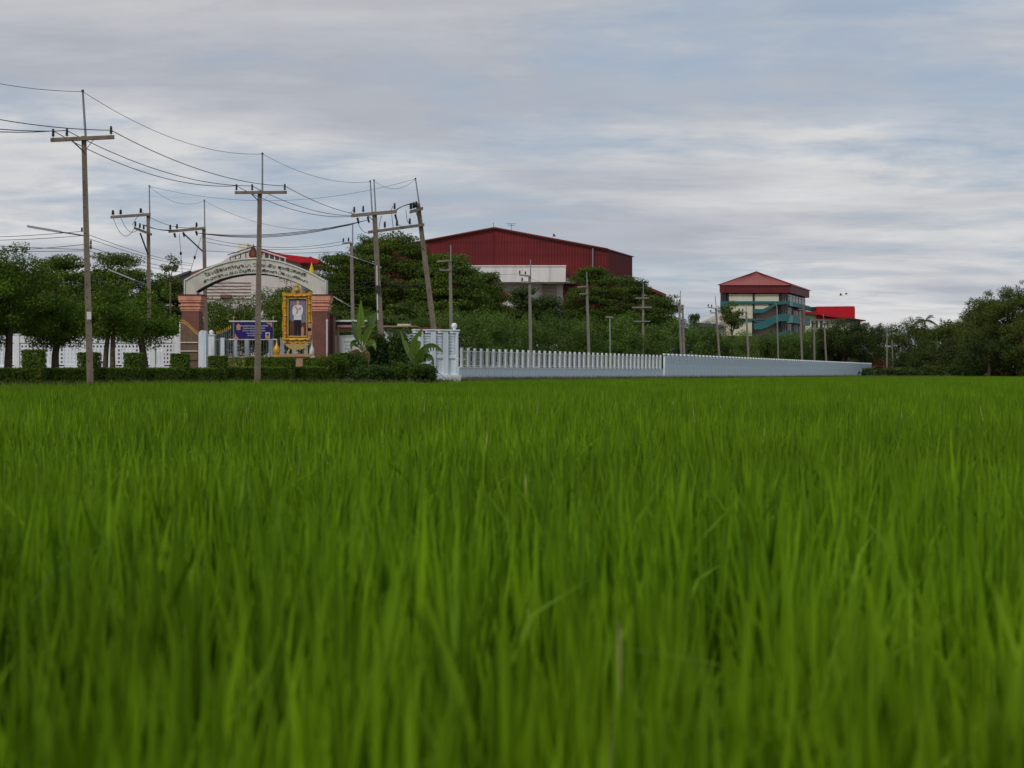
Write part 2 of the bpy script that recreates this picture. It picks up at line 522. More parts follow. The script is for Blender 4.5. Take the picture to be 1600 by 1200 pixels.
def solo(mb, name, label, cat, group=None, smooth=None, base=None):
    """a thing that is one mesh, with its origin at its base"""
    if base is None:
        a = np.array(mb.v)
        base = ((a[:, 0].min() + a[:, 0].max()) / 2, (a[:, 1].min() + a[:, 1].max()) / 2, a[:, 2].min())
    mb.v = [(x - base[0], y - base[1], z - base[2]) for x, y, z in mb.v]
    o = mb.build(name, None, smooth)
    o.location = base
    return tag(o, label, cat, group)


def interp(x, tab):
    xs, ys = zip(*tab)
    return float(np.interp(x, xs, ys))


# ------------------------------------------------------------------ ground, field edge, rice
LAND = 0.80
FA, FB, FC = P(716, 590, 80), P(1035, 590, 112), P(1362, 590, 215)     # line of the roadside fence and wall
EDGE = [(-2500, 24), (-900, 31), (-300, 37), (0, 41), (140, 44), (400, 57), (560, 63), (690, 67), (716, 74), (740, 77.5),
        (800, 82.5), (900, 91), (1035, 107), (1150, 130), (1250, 158), (1340, 192), (1400, 196), (1600, 188), (2200, 170), (4000, 150)]


def edgeD(px):
    return interp(px, EDGE)


g = MB()
g.add([(-3000, -600, 0), (3000, -600, 0), (3000, 3500, 0), (-3000, 3500, 0)], [(0, 1, 2, 3)], 'mud')
tag(g.build('ground'), kind='structure')

g = MB()
pxs = [-2500, -1700, -1200] + list(range(-900, 2201, 20)) + [2600, 3200, 4000]
rows = []
for px in pxs:
    D = edgeD(px) + rnd.uniform(-0.25, 0.25)
    row = []
    lowb = interp(px, [(640, 0.16), (720, 0.0)])
    for dd, z in ((0, -0.1), (0.35, 0.5 - lowb), (0.8, 0.74 - lowb), (1.6, LAND - lowb), (4, LAND - lowb * 0.8), (12, LAND), (60, LAND), (3000, LAND + 0.1)):
        d = D + dd
        row.append(((px - CX) / F * d, d, z + (rnd.uniform(-0.05, 0.05) if 0.2 < dd < 3 else 0)))
    rows.append(row)
k = len(rows[0])
vs = [p for r_ in rows for p in r_]
fs = [(i * k + j, (i + 1) * k + j, (i + 1) * k + j + 1, i * k + j + 1) for i in range(len(rows) - 1) for j in range(k - 1)]
g.add(vs, fs, 'land')
tag(g.build('terrain', smooth=60), kind='structure')

nr = np.random.default_rng(11)


def arr_mesh(name, V, faces_n, idx, mat, tint=None):
    """fast mesh from arrays; faces all of faces_n corners"""
    me = bpy.data.meshes.new(name)
    nf = len(idx) // faces_n
    me.vertices.add(len(V))
    me.vertices.foreach_set('co', np.ascontiguousarray(V, dtype=np.float32).ravel())
    me.loops.add(len(idx))
    me.loops.foreach_set('vertex_index', np.asarray(idx, dtype=np.int32))
    me.polygons.add(nf)
    me.polygons.foreach_set('loop_start', np.arange(nf, dtype=np.int32) * faces_n)
    if tint is not None:
        at = me.attributes.new('tint', 'FLOAT', 'POINT')
        at.data.foreach_set('value', np.ascontiguousarray(tint, dtype=np.float32))
    me.materials.append(mat)
    me.update(calc_edges=True)
    me.validate()
    return me


def blades(n, area, hmin, hmax, width, lean, curl, segs=4, root=0.12):
    """arching grass blades over a square of side `area`: returns V, quad idx, tint"""
    x = nr.uniform(-area / 2, area / 2, n)
    y = nr.uniform(-area / 2, area / 2, n)
    h = nr.uniform(hmin, hmax, n)
    th = nr.uniform(0, 2 * np.pi, n)
    le = np.abs(nr.normal(0, lean, n))
    cu = np.abs(nr.normal(0, curl, n))
    dx, dy = np.cos(th), np.sin(th)
    fa = nr.uniform(0, 2 * np.pi, n)
    wx, wy = np.cos(fa), np.sin(fa)
    w_ = width * nr.uniform(0.6, 1.25, n)
    tt = np.linspace(0, 1, segs + 1)
    prof = np.interp(tt, [0, 0.35, 0.75, 1.0], [0.7, 1.0, 0.85, 0.03])
    V = np.zeros((n, segs + 1, 2, 3))
    for i, t in enumerate(tt):
        out = h * (le * t + cu * t ** 3)
        zz = h * (t - 0.5 * cu * t ** 4)
        for s, sg in ((0, -1), (1, 1)):
            V[:, i, s, 0] = x + dx * out + sg * wx * w_ * prof[i] / 2
            V[:, i, s, 1] = y + dy * out + sg * wy * w_ * prof[i] / 2
            V[:, i, s, 2] = zz
    base = (np.arange(n) * (segs + 1) * 2)[:, None, None]
    q = np.array([[2 * i, 2 * i + 1, 2 * i + 3, 2 * i + 2] for i in range(segs)])[None]
    idx = (base + q).ravel()
    tint = np.repeat(nr.uniform(0, 1, n), (segs + 1) * 2)
    return V.reshape(-1, 3), idx, tint


RICE = 0.70
patches = bpy.data.collections.new('rice_patch_library')
NP = 10


def hills(area, pitch, per, width):
    """rice hills: tufts of upright blades fanning from a common foot, each tuft its own height and tone"""
    k = int(round(area / pitch))
    Vs, Is, Ts, nb = [], [], [], 0
    for i in range(k):
        for j in range(k):
            cx = (i + 0.5) * pitch - area / 2 + nr.uniform(-0.07, 0.07)
            cy = (j + 0.5) * pitch - area / 2 + nr.uniform(-0.07, 0.07)
            hh = nr.uniform(0.78, 1.07)
            V, I, T = blades(per, 0.05, 0.46 * hh, 0.76 * hh, width, 0.085, 0.06)
            tone = nr.uniform(0, 1)
            V = V + np.array([cx, cy, 0])
            if nr.uniform() < 0.22:      # one long arching flag leaf
                V3, I3, T3 = blades(2, 0.05, 0.66, 0.82, width * 1.1, 0.12, 0.28)
                I = np.concatenate([I, I3 + len(V)]); V = np.vstack([V, V3 + np.array([cx, cy, 0])]); T = np.concatenate([T, T3])
            Vs.append(V); Is.append(I + nb); Ts.append(np.clip(0.6 * tone + 0.4 * T, 0, 1)); nb += len(V)
    return np.vstack(Vs), np.concatenate(Is), np.concatenate(Ts)


for i in range(NP):
    V, I, T = hills(1.05, 0.15, 14, 0.0155)
    me = arr_mesh('rice_patch', V, 4, I, MT['rice'], T)
    o = bpy.data.objects.new('rice_patch', me)
    patches.objects.link(o)

pts, rot, scl, idx = [], [], [], []
y = -3.5
while y < 200:
    half = 0.40 * max(y, 0) + 7
    x = -math.floor(half)
    while x < half:
        px = CX + x / max(y, 0.5) * F
        if y < edgeD(max(-2500, min(4000, px))) + (0.35 if px < 640 else -0.35):
            pts.append((x + rnd.uniform(-.12, .12), y + rnd.uniform(-.12, .12), 0))
            rot.append(rnd.choice((0, 1, 2, 3)) * math.pi / 2 + rnd.uniform(-0.2, 0.2))
            h = 1 + 0.05 * math.sin(x * 0.31 + 1.3 * math.sin(y * 0.11)) + 0.035 * math.sin(y * 0.5 + x * 0.13) + rnd.uniform(-0.03, 0.03)
            if px < 640 and y > edgeD(max(-2500, px)) - 7:
                h *= 1.09
            scl.append((1.03, 1.03, h))
            idx.append(rnd.randrange(NP))
        x += 1.0
    y += 1.0
me = bpy.data.meshes.new('rice')
me.from_pydata(pts, [], [])
a = me.attributes.new('rot', 'FLOAT', 'POINT'); a.data.foreach_set('value', rot)
a = me.attributes.new('scl', 'FLOAT_VECTOR', 'POINT'); a.data.foreach_set('vector', np.array(scl, dtype=np.float32).ravel())
a = me.attributes.new('idx', 'INT', 'POINT'); a.data.foreach_set('value', idx)
rice = link('rice', me)
tag(rice, 'dense bright green young rice filling the whole paddy field', 'rice', kind='stuff')


def gn_scatter(obj, coll):
    ng = bpy.data.node_groups.new('scatter', 'GeometryNodeTree')
    ng.interface.new_socket('Geometry', in_out='INPUT', socket_type='NodeSocketGeometry')
    ng.interface.new_socket('Geometry', in_out='OUTPUT', socket_type='NodeSocketGeometry')
    gi = ng.nodes.new('NodeGroupInput')
    go = ng.nodes.new('NodeGroupOutput')
    ci = ng.nodes.new('GeometryNodeCollectionInfo')
    ci.inputs['Collection'].default_value = coll
    ci.inputs['Separate Children'].default_value = True
    ci.inputs['Reset Children'].default_value = True
    ip = ng.nodes.new('GeometryNodeInstanceOnPoints')
    ip.inputs['Pick Instance'].default_value = True

    def attr(name, typ):
        n = ng.nodes.new('GeometryNodeInputNamedAttribute')
        n.data_type = typ
        n.inputs['Name'].default_value = name
        return n.outputs['Attribute']
    cx = ng.nodes.new('ShaderNodeCombineXYZ')
    ng.links.new(attr('rot', 'FLOAT'), cx.inputs[2])
    ng.links.new(gi.outputs[0], ip.inputs['Points'])
    ng.links.new(ci.outputs[0], ip.inputs['Instance'])
    ng.links.new(attr('idx', 'INT'), ip.inputs['Instance Index'])
    ng.links.new(cx.outputs[0], ip.inputs['Rotation'])
    ng.links.new(attr('scl', 'FLOAT_VECTOR'), ip.inputs['Scale'])
    ng.links.new(ip.outputs[0], go.inputs[0])
    md = obj.modifiers.new('scatter', 'NODES')
    md.node_group = ng


gn_scatter(rice, patches)

# weeds and dry grass on the bund: one mass nobody could count
VV, II, TT, nb = [], [], [], 0
for px in np.arange(-350, 2100, 5.0):
    D = edgeD(px)
    dens = 2 if px < 716 else 3
    for _ in range(dens):
        d = D + rnd.uniform(0.2, 2.3)
        V, I, T = blades(int(10 + d * 0.05), 0.8 + d * 0.004, 0.10, 0.32 if px > 716 else 0.26, 0.012 + d * 0.00012, 0.35, 0.3, 2)
        V = V + np.array([(px - CX) / F * d, d, LAND - 0.10 + min(0, (d - D - 1.0)) * 0.25])
        VV.append(V); II.append(I + nb); TT.append(T); nb += len(V)
o = link('weeds', arr_mesh('weeds', np.vstack(VV), 4, np.concatenate(II), MT['l_weed'], np.concatenate(TT)))
tag(o, 'short weeds and dry grass along the field bund', 'weeds', kind='stuff')

# pale kerb strip seen under the hedge
g = MB()
prev = None
kp = []
for px in range(-400, 541, 20):
    D = edgeD(px) + 6.6
    kp.append(Vector(((px - CX) / F * D, D, LAND)))
g.ribbon([p + Vector((0, 0, 0.13)) for p in kp], [p - Vector((0, 0, 0.1)) for p in kp], (0.03, 0.16, 0), 'kerb')
tag(g.build('kerb'), kind='structure')
# ------------------------------------------------------------------ walls and fences
UP = Vector((0, 0, 1))


class Frame:
    """local frame of a straight wall from A to B: W(u along, n towards the field, z above base)"""

    def __init__(s, A, B, z=LAND):
        s.A = Vector((A.x, A.y, z))
        d = Vector((B.x - A.x, B.y - A.y, 0))
        s.L = d.length
        s.u = d.normalized()
        s.n = Vector((s.u.y, -s.u.x, 0))
        if s.n.y > 0:
            s.n = -s.n

    def W(s, u, n, z):
        return s.A + s.u * u + s.n * n + UP * z

    def box(s, mb, u0, u1, n0, n1, z0, z1, mat):
        c = s.W((u0 + u1) / 2, (n0 + n1) / 2, (z0 + z1) / 2)
        return mb.obox(c, s.u * ((u1 - u0) / 2), s.n * ((n1 - n0) / 2), UP * ((z1 - z0) / 2), mat)


def lattice(fr, mb, u0, u1, z0, z1, nc, nr_, frac, mat, n0=-0.05, n1=0.05):
    """open screen: nr_ x nc square holes between real bars"""
    pu, pz = (u1 - u0) / nc, (z1 - z0) / nr_
    bu, bz = pu * (1 - frac), pz * (1 - frac)
    for i in range(nc + 1):
        c = u0 + i * pu
        fr.box(mb, c - bu / 2, c + bu / 2, n0, n1, z0 - bz / 2, z1 + bz / 2, mat)
    for j in range(nr_ + 1):
        c = z0 + j * pz
        fr.box(mb, u0 - bu / 2, u1 + bu / 2, n0 + 0.004, n1 - 0.004, c - bz / 2, c + bz / 2, mat)


# --- white lattice wall behind the street trees
D = 78.0
lw = Frame(P(-320, 584, D), P(283, 584, D))
t = thing('lattice_wall', lw.W(lw.L / 2, 0, 0), 'white concrete wall with rows of square holes behind the street trees', 'wall')
sc = D / F
bay = 106 * sc
top = (HY - 524) * sc + EYE - LAND
u = 0.0
first = (27 + 320) * sc
posts = sorted([first + k * bay for k in range(-3, 3)] + [lw.L - 0.1])
posts = [p for p in posts if p > 0]
for i, u in enumerate(posts):
    m = MB()
    lw.box(m, u - 0.14, u + 0.14, -0.13, 0.13, 0, top + 0.02, 'whitewall')
    lw.box(m, u - 0.17, u + 0.17, -0.16, 0.16, top + 0.02, top + 0.09, 'whitewall')
    m.build('post', t)
    if i:
        a, b = posts[i - 1] + 0.14, u - 0.14
        m = MB()
        lw.box(m, a, b, -0.08, 0.08, 0, 0.62, 'whitewall')
        lw.box(m, a, b, -0.11, 0.11, 0.62, 0.70, 'whitewall')
        m.build('base_wall', t)
        m = MB()
        nc = max(3, int(round((b - a) / 0.205)))
        lattice(lw, m, a + 0.05, b - 0.05, 0.82, 1.90, nc, 5, 0.52, 'whitewall')
        m.build('lattice_panel', t)
        m = MB()
        lw.box(m, a, b, -0.09, 0.09, 1.99, top - 0.02, 'whitewall')
        m.build('top_rail', t)

# --- white gate pier wall next to the bananas
pw = Frame(P(636, 584, 72.2), P(714, 584, 73.2))
t = thing('pier_wall', pw.W(pw.L / 2, 0, 0), 'white stepped wall with slotted bays and a ball finial beside the bananas', 'wall')
L = pw.L
H = 2.38
nb_ = 4
bw = L / nb_
m = MB()
pw.box(m, -0.1, L + 0.12, -0.34, 0.30, -0.5, 0.22, 'whitewall')
m.build('plinth', t)
for i in range(nb_):
    u0 = i * bw
    m = MB()
    pw.box(m, u0 + bw - 0.13, u0 + bw + (0.13 if i < nb_ - 1 else 0.0), -0.26, 0.22, 0.22, H, 'bluewall')
    pw.box(m, u0 + bw - 0.30, u0 + bw + (0.13 if i < nb_ - 1 else 0.05), -0.25, 0.21, H, H + 0.13, 'bluewall')
    pw.box(m, u0 + bw - 0.34, u0 + bw + (0.17 if i < nb_ - 1 else 0.09), -0.3, 0.26, H + 0.13, H + 0.19, 'whitewall')
    m.build('post', t)
    a, b = u0 + (0.13 if i else 0), u0 + bw - 0.13
    m = MB()
    pw.box(m, a, b, -0.1, 0.1, 0.22, 1.08, 'bluewall')
    pw.box(m, a, b, -0.16, 0.16, 1.08, 1.2, 'bluewall')
    m.build('lower_panel', t)
    m = MB()
    lattice(pw, m, a + 0.07, b - 0.05, 1.36, 2.16, 5, 5, 0.45, 'bluewall', -0.1, 0.1)
    pw.box(m, a, b, -0.12, 0.12, 1.2, 1.29, 'bluewall')
    pw.box(m, a, b, -0.13, 0.13, 2.22, H - 0.06, 'bluewall')
    m.build('slotted_panel', t)
m = MB()
c = pw.W(L - 0.14, -0.02, H + 0.19)
m.lathe(c, [(0.08, 0), (0.08, 0.05), (0.05, 0.07)], 12, 'whitewall')
m.sphere(c + UP * 0.20, 0.155, 'whitewall', 14)
m.build('ball_finial', t, 40)

# --- picket fence of concrete posts and thin steel bars
ff = Frame(FA, FB)
t = thing('post_fence', ff.W(ff.L / 2, 0, 0), 'long fence of square white concrete posts with thin bars on a panelled base', 'fence')
H = 1.48 + EYE - LAND
npost = 42
sp = ff.L / npost
m = MB()
ff.box(m, 0, ff.L, -0.22, 0.22, -0.4, 0.10, 'kerb')
m.build('footing', t)
def share(first, fr, u, parent):
    o = link(first.name.split('.')[0], first.data, parent)
    o.location = fr.u * u
    return o
proto = {}
for i in range(npost):
    u = (i + 0.5) * sp
    if not proto:
        m = MB(); ff.box(m, -0.065, 0.065, -0.065, 0.065, 0.66, H, 'postgrey'); proto['post'] = m
        m = MB(); ff.box(m, -sp / 2 + 0.006, sp / 2 - 0.006, -0.07, 0.07, 0.10, 0.60, 'bluewall')
        ff.box(m, -0.05, 0.05, -0.1, 0.1, 0.10, 0.60, 'bluewall'); proto['base_panel'] = m
        m = MB(); ff.box(m, -sp / 2, sp / 2, -0.11, 0.11, 0.60, 0.665, 'whitewall'); proto['cap'] = m
        for k in (0.36, 0.64):
            m = MB()
            q = ff.W(sp * k, 0, 0)
            m.cyl(q + UP * 0.76, q + UP * (H - 0.20), 0.014, n=5, mat='whitewall')
            proto['bar%d' % int(k * 100)] = m
        m = MB(); ff.box(m, 0.09, sp - 0.09, -0.02, 0.02, 0.72, 0.76, 'whitewall'); proto['rail0'] = m
        m = MB(); ff.box(m, 0.09, sp - 0.09, -0.02, 0.02, H - 0.20, H - 0.16, 'whitewall'); proto['rail1'] = m
        proto = {k: m.build(k.rstrip('0123456789'), t) for k, m in proto.items()}
        for o in proto.values():
            o.location = ff.u * u
    else:
        for k, o in proto.items():
            if i == npost - 1 and k[:3] in ('bar', 'rai'):
                continue
            share(o, ff, u, t)

# --- solid prefabricated wall, toothed along the top
sw = Frame(FB, FC)
t = thing('concrete_wall', sw.W(sw.L / 2, 0, 0), 'long pale blue concrete plank wall with toothed top running into the distance', 'wall')
npan = 92
sp = sw.L / npan
proto = {}
for i in range(npan):
    u = (i + 0.5) * sp
    if not proto:
        m = MB(); sw.box(m, -0.10, 0.10, -0.08, 0.08, -0.3, H + 0.02, 'bluewall'); sw.box(m, -0.22, 0.22, -0.085, 0.085, H + 0.02, H + 0.14, 'whitewall'); proto['post'] = m
        m = MB(); sw.box(m, 0.10, sp - 0.10, -0.07, 0.07, -0.3, 1.05, 'bluewall'); proto['lower_panel'] = m
        for j in range(4):
            m = MB(); z0 = 1.07 + j * (H - 1.09) / 4
            sw.box(m, 0.10, sp - 0.10, -0.06, 0.06, z0, z0 + (H - 1.09) / 4 - 0.025, 'bluewall'); proto['plank%d' % j] = m
        proto = {k: m.build(k.rstrip('0123456789'), t) for k, m in proto.items()}
        for o in proto.values():
            o.location = sw.u * u
    else:
        for k, o in proto.items():
            if i == npan - 1 and k != 'post':
                continue
            if i > 45 and k.startswith('plank') and k != 'plank0':
                continue
            if i > 45 and k == 'plank0':
                if i == 46:
                    m = MB(); sw.box(m, 0.10, sp - 0.10, -0.055, 0.055, 1.06, H - 0.02, 'bluewall'); far = m.build('upper_panel', t); far.location = sw.u * u
                else:
                    share(far, sw, u, t)
                continue
            share(o, sw, u, t)

# ------------------------------------------------------------------ entrance gate
GD = 76.0
gs = GD / F


def G(px, py, d=0.0):
    return P(px, py, GD) + Vector((0, d, 0))


base = P(399, 584, GD)
gate = thing('entrance_arch', (base.x, base.y + 0.5, LAND), 'weathered cream arch with dark lettering on two brick and salmon piers', 'gateway')
outer = [(289, 438), (300, 431.5), (320, 421.5), (340, 413.5), (360, 408), (380, 404.6), (400, 403.6), (420, 405), (440, 409), (460, 415.5), (480, 424), (495, 431.5), (508, 439)]
inner = [(307, 455.5), (316, 450), (331, 442), (346, 436), (362, 431.6), (380, 428.6), (399, 427.6), (416, 428.6), (433, 431.6), (449, 436.5), (464, 442.5), (477, 449), (488, 455.5)]
m = MB()
dep = Vector((0, 0.75, 0))
m.ribbon([G(*p) for p in outer], [G(*p) for p in inner], dep, 'archwall')
m.prism([G(289, 438), G(307, 455.5), G(307, 460.3), G(289, 460.3)], dep, 'archwall')
m.prism([G(488, 455.5), G(508, 439), G(508, 460.3), G(488, 460.3)], dep, 'archwall')
arch = m.build('arch', gate)
m = MB()
o2 = [(x + (x - 399) * 0.006, y - 1.1) for x, y in outer]
m.ribbon([G(*p, -0.06) for p in o2], [G(x, y + 1.1, -0.06) for x, y in outer], (0, 0.87, 0), 'trim_white')
m.prism([G(287.6, 437, -0.06), G(289.4, 438.3, -0.06), G(289.4, 460.3, -0.06), G(287.6, 460.3, -0.06)], (0, 0.87, 0), 'trim_white')
m.prism([G(507.6, 438.3, -0.06), G(509.6, 437, -0.06), G(509.6, 460.3, -0.06), G(507.6, 460.3, -0.06)], (0, 0.87, 0), 'trim_white')
m.build('outer_moulding', arch)
m = MB()
m.ribbon([G(x, y - 0.6, -0.05) for x, y in inner], [G(x, y + 0.7, -0.05) for x, y in inner], (0, 0.85, 0), 'dark_frame')
m.build('inner_moulding', arch)


def text_mesh(body, size, name, mat, extrude=0.01):
    cu = bpy.data.curves.new(name, 'FONT')
    cu.body = body
    cu.size = size
    cu.extrude = extrude
    cu.align_x = 'CENTER'
    cu.resolution_u = 2
    ob = bpy.data.objects.new(name, cu)
    C.objects.link(ob)
    dg = bpy.context.evaluated_depsgraph_get()
    me = bpy.data.meshes.new_from_object(ob.evaluated_get(dg))
    bpy.data.objects.remove(ob)
    bpy.data.curves.remove(cu)
    me.materials.clear()
    me.materials.append(MT[mat])
    me.name = name
    return me


# circle through the arch's middle line
def arc_text(body, size, rpx, width, name, parent, cyp):
    me = text_mesh(body, size, name, 'letter', 0.025)
    n = len(me.vertices)
    co = np.zeros(n * 3); me.vertices.foreach_get('co', co); co = co.reshape(-1, 3)
    sx = width / max(1e-6, (co[:, 0].max() - co[:, 0].min()))
    off = origin(parent)
    out = np.zeros_like(co)
    for i in range(n):
        x, yy, z = co[i]
        ang = (x - (co[:, 0].max() + co[:, 0].min()) / 2) * sx * gs / (rpx * gs)
        r_ = rpx * gs + yy
        px0, pz0 = 399, cyp
        p = G(px0, pz0)
        out[i] = (p.x + r_ * math.sin(ang) - off.x, GD - 0.03 - z - off.y, p.z + r_ * math.cos(ang) - off.z)
    me.vertices.foreach_set('co', out.ravel())
    me.update()
    return link(name, me, parent)


arc_text('โรงเรียนกาญจนา วิทยาลัย สุพรรณบุรี', 0.225, 200.5, 160, 'lettering', arch, 616.5)
arc_text('สำนักงานเขตพื้นที่การศึกษามัธยมศึกษา', 0.185, 190, 166, 'lettering', arch, 614)

# openwork gable over the arch, with the emblem
m = MB()
for (a, b) in (((354, 397.5), (396, 384.6)), ((396, 384.6), (449, 400.5))):
    for dy, th, mt_ in ((0, 0.9, 'dark_frame'), (2.3, 1.6, 'trim_white'), (4.2, 0.8, 'dark_frame')):
        k = 0.09 * dy / 4.2
        A, B = (a[0] + (6 if a[0] < 396 else 0) * dy / 4.2, a[1] + dy), (b[0] - (6 if b[0] > 396 else 0) * dy / 4.2, b[1] + dy)
        m.ribbon([G(A[0], A[1] - th / 2, 0.22), G(B[0], B[1] - th / 2, 0.22)], [G(A[0], A[1] + th / 2, 0.22), G(B[0], B[1] + th / 2, 0.22)], (0, 0.12 + 0.01 * dy, 0), mt_)
gable = m.build('gable_rail', gate)
for k in range(22):
    px = 358 + k * 4.1
    ytop = 389 + abs(px - 396) * 0.31 + (0 if px < 396 else -0.5)
    ybot = interp(px, outer) - 1.0
    if 386 < px < 403 or ybot - ytop < 1.2:
        continue
    m = MB()
    a, b = G(px, ytop, 0.28), G(px, ybot, 0.28)
    m.obox((a + b) / 2, (0.022, 0, 0), (0, 0.03, 0), UP * ((a - b).length / 2), 'trim_white' if k % 2 else 'dark_frame')
    m.build('baluster', gable)
m = MB()
em = [(395, 380.5), (395.8, 384), (397.3, 386.5), (398.6, 389), (399.3, 391.4), (400.6, 393), (401.9, 396), (401.6, 400), (399.5, 402.6), (395, 404),
      (390.5, 402.6), (388.4, 400), (388.1, 396), (389.4, 393), (390.7, 391.4), (391.4, 389), (392.7, 386.5), (394.2, 384)]
m.prism([G(x, y, 0.10) for x, y in em], (0, 0.10, 0), 'emblem')
m.prism([G(395 + (x - 395) * 0.5, 396 + (y - 396) * 0.5, 0.07) for x, y in em], (0, 0.05, 0), 'rust')
m.build('emblem', gate)

# stepped salmon capitals on brick shafts
for x0, x1, dx in ((284.5, 311.5, 0), (486, 512, 0)):
    pier = None
    m = MB()
    a, b = G(x0, 486), G(x1, 486)
    m.box((a.x, GD - 0.12, LAND - 0.2), (b.x, GD + 0.85, a.z), 'brick')
    pier = m.build('pier', gate)
    m = MB()
    c = (a.x + b.x) / 2
    hw = (b.x - a.x) / 2
    for z0, z1, e, mt_ in ((486.4, 483.5, 0.03, 'pink'), (483.5, 478.5, 0.07, 'pink'), (478.5, 476.5, 0.13, 'pink'), (476.5, 472.5, 0.04, 'pink'), (472.5, 469.5, 0.12, 'pink'), (469.5, 461.6, 0.15, 'pink'), (461.6, 460.3, 0.2, 'maroon')):
        m.box((c - hw - e, GD - 0.12 - e, G(0, z0).z), (c + hw + e, GD + 0.85 + e, G(0, z1).z), mt_)
    m.build('capital', pier)

# second brick column and white pole to the right of the pier
m = MB()
m.box((P(513.5, 0, 78).x, 77.4, LAND - .1), (P(522.5, 0, 78).x, 78.6, P(0, 496, 78).z), 'brick')
m.box((P(513, 0, 78).x, 77.3, P(0, 496, 78).z), (P(523, 0, 78).x, 78.7, P(0, 494.5, 78).z), 'maroon')
solo(m, 'brick_column', 'short dark brick column just beside the salmon-capped pier', 'column')
m = MB()
m.cyl(P(511, 567, 75), P(511, 502, 75), 0.045, n=8, mat='trim_white')
m.lathe(P(511, 502, 75), [(0.06, -0.02), (0.06, 0.06), (0.02, 0.1)], 8, 'trim_white')
solo(m, 'marker_pole', 'thin white marker pole in front of the dark brick column', 'pole', smooth=40)

# brown slatted gate leaf with gold spear tips, swept down to the post
LD = 74.5
t = thing('gate_leaf', P(296, 584, LD) * 1.0, 'brown slatted metal gate leaf with swept top and gold spear tips', 'gate')
t.location.z = LAND
tops = [(281, 503.5), (284, 504), (288, 505.5), (292, 508), (296, 511.5), (300, 515.5), (304, 519.5), (309, 523)]
m = MB()
m.ribbon([P(x, y - 0.9, LD) for x, y in tops], [P(x, y + 0.9, LD) for x, y in tops], (0, 0.09, 0), 'gold_pale')
m.build('top_rail', t)
for k in range(13):
    px = 282.3 + k * 2.12
    y0 = interp(px, tops)
    m = MB()
    a, b = P(px, y0 + 1, LD + 0.05), P(px, 574, LD + 0.05)
    m.obox((a + b) / 2, (0.030, 0, 0), (0, 0.02, 0), UP * ((a - b).length / 2), 'brown_metal')
    m.build('slat', t)
    m = MB()
    c = P(px, y0 - 1, LD + 0.05)
    m.lathe(c, [(0.012, 0), (0.012, 0.04), (0.03, 0.06), (0.002, 0.17)], 6, 'gold')
    m.build('spear_tip', t)
m = MB()
for y0 in (535, 548.5, 561.5):
    a, b = P(281.5, y0, LD - 0.02), P(309, y0, LD - 0.02)
    m.obox((a + b) / 2, (b - a) / 2, (0, 0.02, 0), (0, 0, 0.025), 'trim_white' if y0 < 560 else 'brown_metal')
m.build('cross_rail', t)
m = MB()
a = P(281.2, 503, LD + .05)
m.obox(((a.x), LD + 0.05, (a.z + LAND) / 2), (0.035, 0, 0), (0, 0.05, 0), (0, 0, (a.z - LAND) / 2), 'trim_white')
m.build('hanging_stile', t)

# white rounded post and ball-topped column
m = MB()
a, b = P(310, 516, 73.5), P(322, 516, 73.5)
cxx, hw = (a.x + b.x) / 2, (b.x - a.x) / 2
zt = P(0, 516, 73.5).z
pl = [(cxx - hw, 73.5, LAND)] + [(cxx - hw * math.cos(math.pi * k / 10), 73.5, zt - hw + hw * math.sin(math.pi * k / 10)) for k in range(11)] + [(cxx + hw, 73.5, LAND)]
m.prism(pl, (0, 0.55, 0), 'bluewall')
solo(m, 'rounded_post', 'flat white gatepost with a rounded top beside the brown gate leaf', 'post')
m = MB()
a, b = P(325, 0, 75), P(335.5, 0, 75)
c = (a.x + b.x) / 2
hw = (b.x - a.x) / 2
zt = P(0, 524, 75).z
m.box((c - hw, 75 - hw, LAND), (c + hw, 75 + hw, zt), 'whitewall')
m.box((c - hw - 0.05, 75 - hw - .05, zt), (c + hw + 0.05, 75 + hw + .05, zt + 0.05), 'whitewall')
t2 = thing('gate_column', (c, 75, LAND), 'square white column topped by a white ball inside the gateway', 'column')
m.build('shaft', t2)
m = MB()
m.sphere((c, 75, zt + 0.05 + 0.11), 0.125, 'whitewall', 14)
m.build('ball_finial', t2, 40)

# inner fence with wide posts, thin bars, on a tan wall
fi = Frame(P(336, 584, 80), P(484, 584, 80))
t = thing('inner_fence', fi.W(fi.L / 2, 0, 0), 'low fence of white posts and grey bars seen through the archway', 'fence')
m = MB()
fi.box(m, 0, fi.L, -0.12, 0.12, 0, P(0, 558, 80).z - LAND, 'whitewall')
m.build('base_wall', t)
zt = P(0, 531, 80).z - LAND
zb = P(0, 558, 80).z - LAND
s80 = 80 / F
m = MB()
fi.box(m, 0, fi.L, -0.025, 0.025, zt, zt + 0.05, 'galv')
m.build('top_rail', t)
for px in (348, 367.5, 386, 404, 423, 441, 460, 478):
    m = MB()
    u = (px - 336) * s80
    fi.box(m, u - 0.11, u + 0.11, -0.10, 0.10, zb, zt + 0.12, 'bluewall')
    m.build('post', t)
for k in range(34):
    u = 0.1 + k * 0.157
    m = MB()
    q = fi.W(u, 0.0, 0)
    m.cyl(q + UP * zb, q + UP * zt, 0.016, n=5, mat='galv')
    m.build('bar', t)

# tan planter in front of it
m = MB()
a, b = P(355, 0, 74), P(492, 0, 74)
m.box((a.x, 73.6, LAND), (b.x, 74.5, P(0, 559.5, 74).z), 'tan')
m.box((a.x - .05, 73.52, P(0, 559.5, 74).z), (b.x + .05, 74.58, P(0, 557.5, 74).z), 'tan')
solo(m, 'planter', 'long tan plastered planter wall under the portrait and the purple sign', 'planter')

